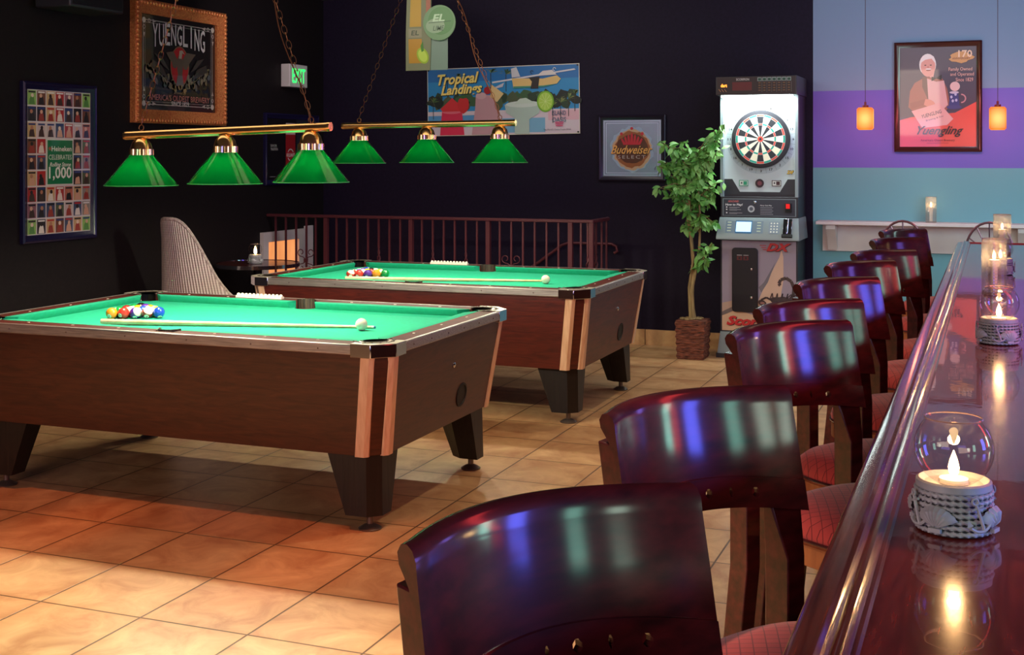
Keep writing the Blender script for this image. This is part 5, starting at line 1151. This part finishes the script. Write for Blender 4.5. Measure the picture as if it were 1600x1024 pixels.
# ================================================================= BAR STOOLS
def bar_stool():
    t = thing('bar_stool', (0, 0, 0), 'x', 'bar stool', 'wooden bar stools along the bar')
    hb = .214; zt = 1.152
    def bx(y, z): # rear curve of the back
        return -.215-.085*(1-(y/hb)**2)-.19*max(0, z-.935)
    def px_(y, z): return -.243-.19*max(0, z-.935)-(.0 if z > .6 else .03*(.6-z))
    # back panel with scrolled top
    prof = [(.0, .985), (.0, 1.06), (-.001, 1.120), (.000, 1.138), (-.005, 1.149), (-.016, 1.154), (-.029, 1.151), (-.038, 1.141), (-.037, 1.128), (-.029, 1.118), (-.020, 1.106), (-.018, 1.06), (-.018, .985)]
    ring = []; n = 28
    for i in range(n+1):
        y = -hb-.004+2*(hb+.004)*i/n; arch = .014*(1-(y/hb)**2)
        ring.append([(bx(max(-hb, min(hb, y)), z)+dx, y, z+(arch if z < 1.0 else 0)) for dx, z in prof])
    mb = MB(); mb.loft(ring); mb.build('back_panel', M['chair'], t, smooth=45)
    # pierced slat beneath: ring-shaped holes left open between webs
    ringo = []
    zs0, zs1 = .935, .985; holes = [-.135, -.09, -.045, 0, .045, .09, .135]
    def slat_pt(y, z, dx): return (bx(y, z)+.006+dx, y, z+.012*(1-(y/hb)**2))
    mb = MB(); K = 46; grid = []
    zc = .962; r = .0085
    # build slat as two bands plus webs between the holes
    def band(ya, yb, za, zb_, m_=6):
        rg = []
        for i in range(m_+1):
            y = ya+(yb-ya)*i/m_; rg.append([slat_pt(y, za, 0), slat_pt(y, zb_, 0), slat_pt(y, zb_, -.014), slat_pt(y, za, -.014)])
        mb.loft(rg)
    band(-hb, hb, zs0, zc-r, 24); band(-hb, hb, zc+r, zs1+.004, 24)
    prev = -hb
    for i, hy_ in enumerate(holes):
        rr = r if i % 2 == 0 else r*.45; band(prev, hy_-rr*.8, zc-r-.0004, zc+r+.0004, 3); prev = hy_+rr*.8
        for q in (0, 1):   # round off the opening
            for sz in (-1, 1):
                yc = hy_+(-1 if q else 1)*rr*.8; y2 = hy_+(-1 if q else 1)*rr*.25
                A_ = [slat_pt(yc, zc+sz*r, 0), slat_pt(y2, zc+sz*r, 0), slat_pt(yc, zc+sz*r*.35, 0)]; B_ = [slat_pt(yc, zc+sz*r, -.014), slat_pt(y2, zc+sz*r, -.014), slat_pt(yc, zc+sz*r*.35, -.014)]
                mb.loft([A_, B_])
    band(prev, hb, zc-r-.0004, zc+r+.0004, 3)
    mb.build('pierced_slat', M['chair'], t, smooth=30)
    for s_ in (-1, 1):
        rg = []
        for z in (0, .2, .4, .6, .75, .85, .94, 1.03, 1.105):
            x = px_(0, z); wv = .008; xx = x-.055*max(0, (.6-z)/.6)
            yo = s_*(hb+.003); dp = .034 if z < .9 else .022; fr = .022 if z < .93 else (.012 if z < .95 else .004)
            xi = bx(hb-.043, z)-.016 if z > .93 else xx+fr; xo_ = bx(hb, z)-.014 if z > .93 else xx+fr
            rg.append([(min(xx-dp, xi-.02), yo-s_*.046, z), (xx-dp, yo+s_*.000, z), (xo_, yo+s_*.000, z), (xi, yo-s_*.046, z)])
        mb = MB(); mb.loft(rg); mb.build('rear_leg', M['chair'], t, smooth=30, bevel=.003)
    for s_ in (-1, 1):
        mb = MB(); mb.loft([[(.195+dx, s_*.175+dy, 0) for dx, dy in ((-.018, -.018), (.018, -.018), (.018, .018), (-.018, .018))], [(.175+dx, s_*.155+dy, .67) for dx, dy in ((-.022, -.022), (.022, -.022), (.022, .022), (-.022, .022))]]); mb.build('front_leg', M['chair'], t, smooth=30, bevel=.003)
    # seat: rounded D outline
    def outline(s_, z):
        P = []
        for i in range(40):
            a = 2*PI*i/40; c, sn_ = math.cos(a), math.sin(a); ex = .72; x = math.copysign(abs(c)**ex, c)*.222*s_; y = math.copysign(abs(sn_)**ex, sn_)*.222*s_; P.append((x+.005, y, z))
        return P
    mb = MB(); mb.loft([outline(.96, .655), outline(1.0, .66), outline(1.0, .705), outline(.97, .712)]); mb.build('seat_frame', M['apron'], t, smooth=40)
    mb = MB(); mb.loft([outline(.97, .706), outline(1.0, .712), outline(1.01, .728), outline(.985, .748), outline(.90, .764), outline(.70, .775), outline(.40, .781), outline(.05, .783)]); mb.build('seat_cushion', M['seat'], t, smooth=80)
    mb = MB(); mb.tube([outline(1.015, .716)[i] for i in range(40)], .004, 6, closed=True); mb.build('piping', M['chair'], t)
    for z, a_, b_ in ((.22, (.19, -.17), (.19, .17)), (.26, (.18, -.17), (-.23, -.21)), (.26, (.18, .17), (-.23, .21)), (.30, (-.23, -.21), (-.23, .21))):
        mb = MB(); mb.tube([(a_[0], a_[1], z), (b_[0], b_[1], z)], .012, 8); mb.build('stretcher', M['chair'], t)
    return t
yaw = math.radians(58); ddir = Vector((math.cos(yaw), math.sin(yaw), 0)); fwd = Vector((math.sin(yaw), -math.cos(yaw), 0))
FR = [(-.350, 1.595), (-.346, 2.34), (-.338, 3.337), (-.365, 3.85), (-.362, 4.587), (-.355, 5.339), (-.323, 5.985), (-.326, 6.90), (-.349, 7.72)]
LAB = ['lacquered wooden bar stool nearest the camera, bottom centre of the photo', 'second bar stool from the camera, with blue gleam on its back',
       'third bar stool from the camera along the bar', 'fourth bar stool from the camera along the bar', 'fifth bar stool from the camera along the bar',
       'sixth bar stool from the camera along the bar', 'seventh bar stool from the camera, third from the far end', 'eighth bar stool from the camera, next to the last', 'last bar stool at the far end of the bar']
proto = bar_stool()
for i, (x, y) in enumerate(FR):
    o = proto if i == 0 else copy_tree(proto)
    c = Vector((x, y, 0))-ddir*.222+fwd*.252
    o.location = c; o.rotation_euler = (0, 0, yaw-PI/2+[0, 0, 0, -.02, .03, .04, 0, .03, .04][i]); o['label'] = LAB[i]

# ---------------------------------------------------------------- iron hoop stools by the ledge
def hoop_stool(x, y, label):
    t = thing('iron_stool', (x, y, 0), label, 'stool', 'iron hoop-backed stools')
    mb = MB(); P = [(.15*math.cos(PI*i/16), .16, .93+.20*math.sin(PI*i/16)) for i in range(17)]; mb.tube([(.15, .14, .70), (.15, .155, .80)]+P+[(-.15, .155, .80), (-.15, .14, .70)], .008, 8); mb.build('hoop_back', M['steel_red'], t)
    mb = MB()
    for a in (.5, 1.0, 1.57, 2.14, 2.64): mb.tube([(.05*math.cos(a), .157, .93+.05*math.sin(a)), (.15*math.cos(a), .16, .93+.20*math.sin(a))], .005, 6)
    mb.tube([(.05*math.cos(PI*i/10), .157, .93+.05*math.sin(PI*i/10)) for i in range(11)], .005, 6); mb.tube([(-.15, .155, .93), (.15, .155, .93)], .005, 6); mb.build('spokes', M['steel_red'], t)
    MB().lathe([(.0, .67), (.17, .67), (.18, .69), (.17, .72), (.0, .73)], 28, caps=False).build('seat', M['black_gloss'], t)
    for sx in (-1, 1):
        for sy in (-1, 1): mb = MB(); mb.tube([(sx*.12, sy*.12, .68), (sx*.19, sy*.19, 0)], .010, 8); mb.build('leg', M['steel_red'], t)
    mb = MB(); mb.tube([(.165*math.cos(2*PI*i/24), .165*math.sin(2*PI*i/24), .28) for i in range(24)], .007, 6, closed=True); mb.build('foot_ring', M['steel_red'], t)
hoop_stool(-.59, 8.86, 'iron stool with spoked hoop back left of the bar end, by the ledge'); hoop_stool(-.03, 8.86, 'iron stool with spoked hoop back behind the far end of the bar')
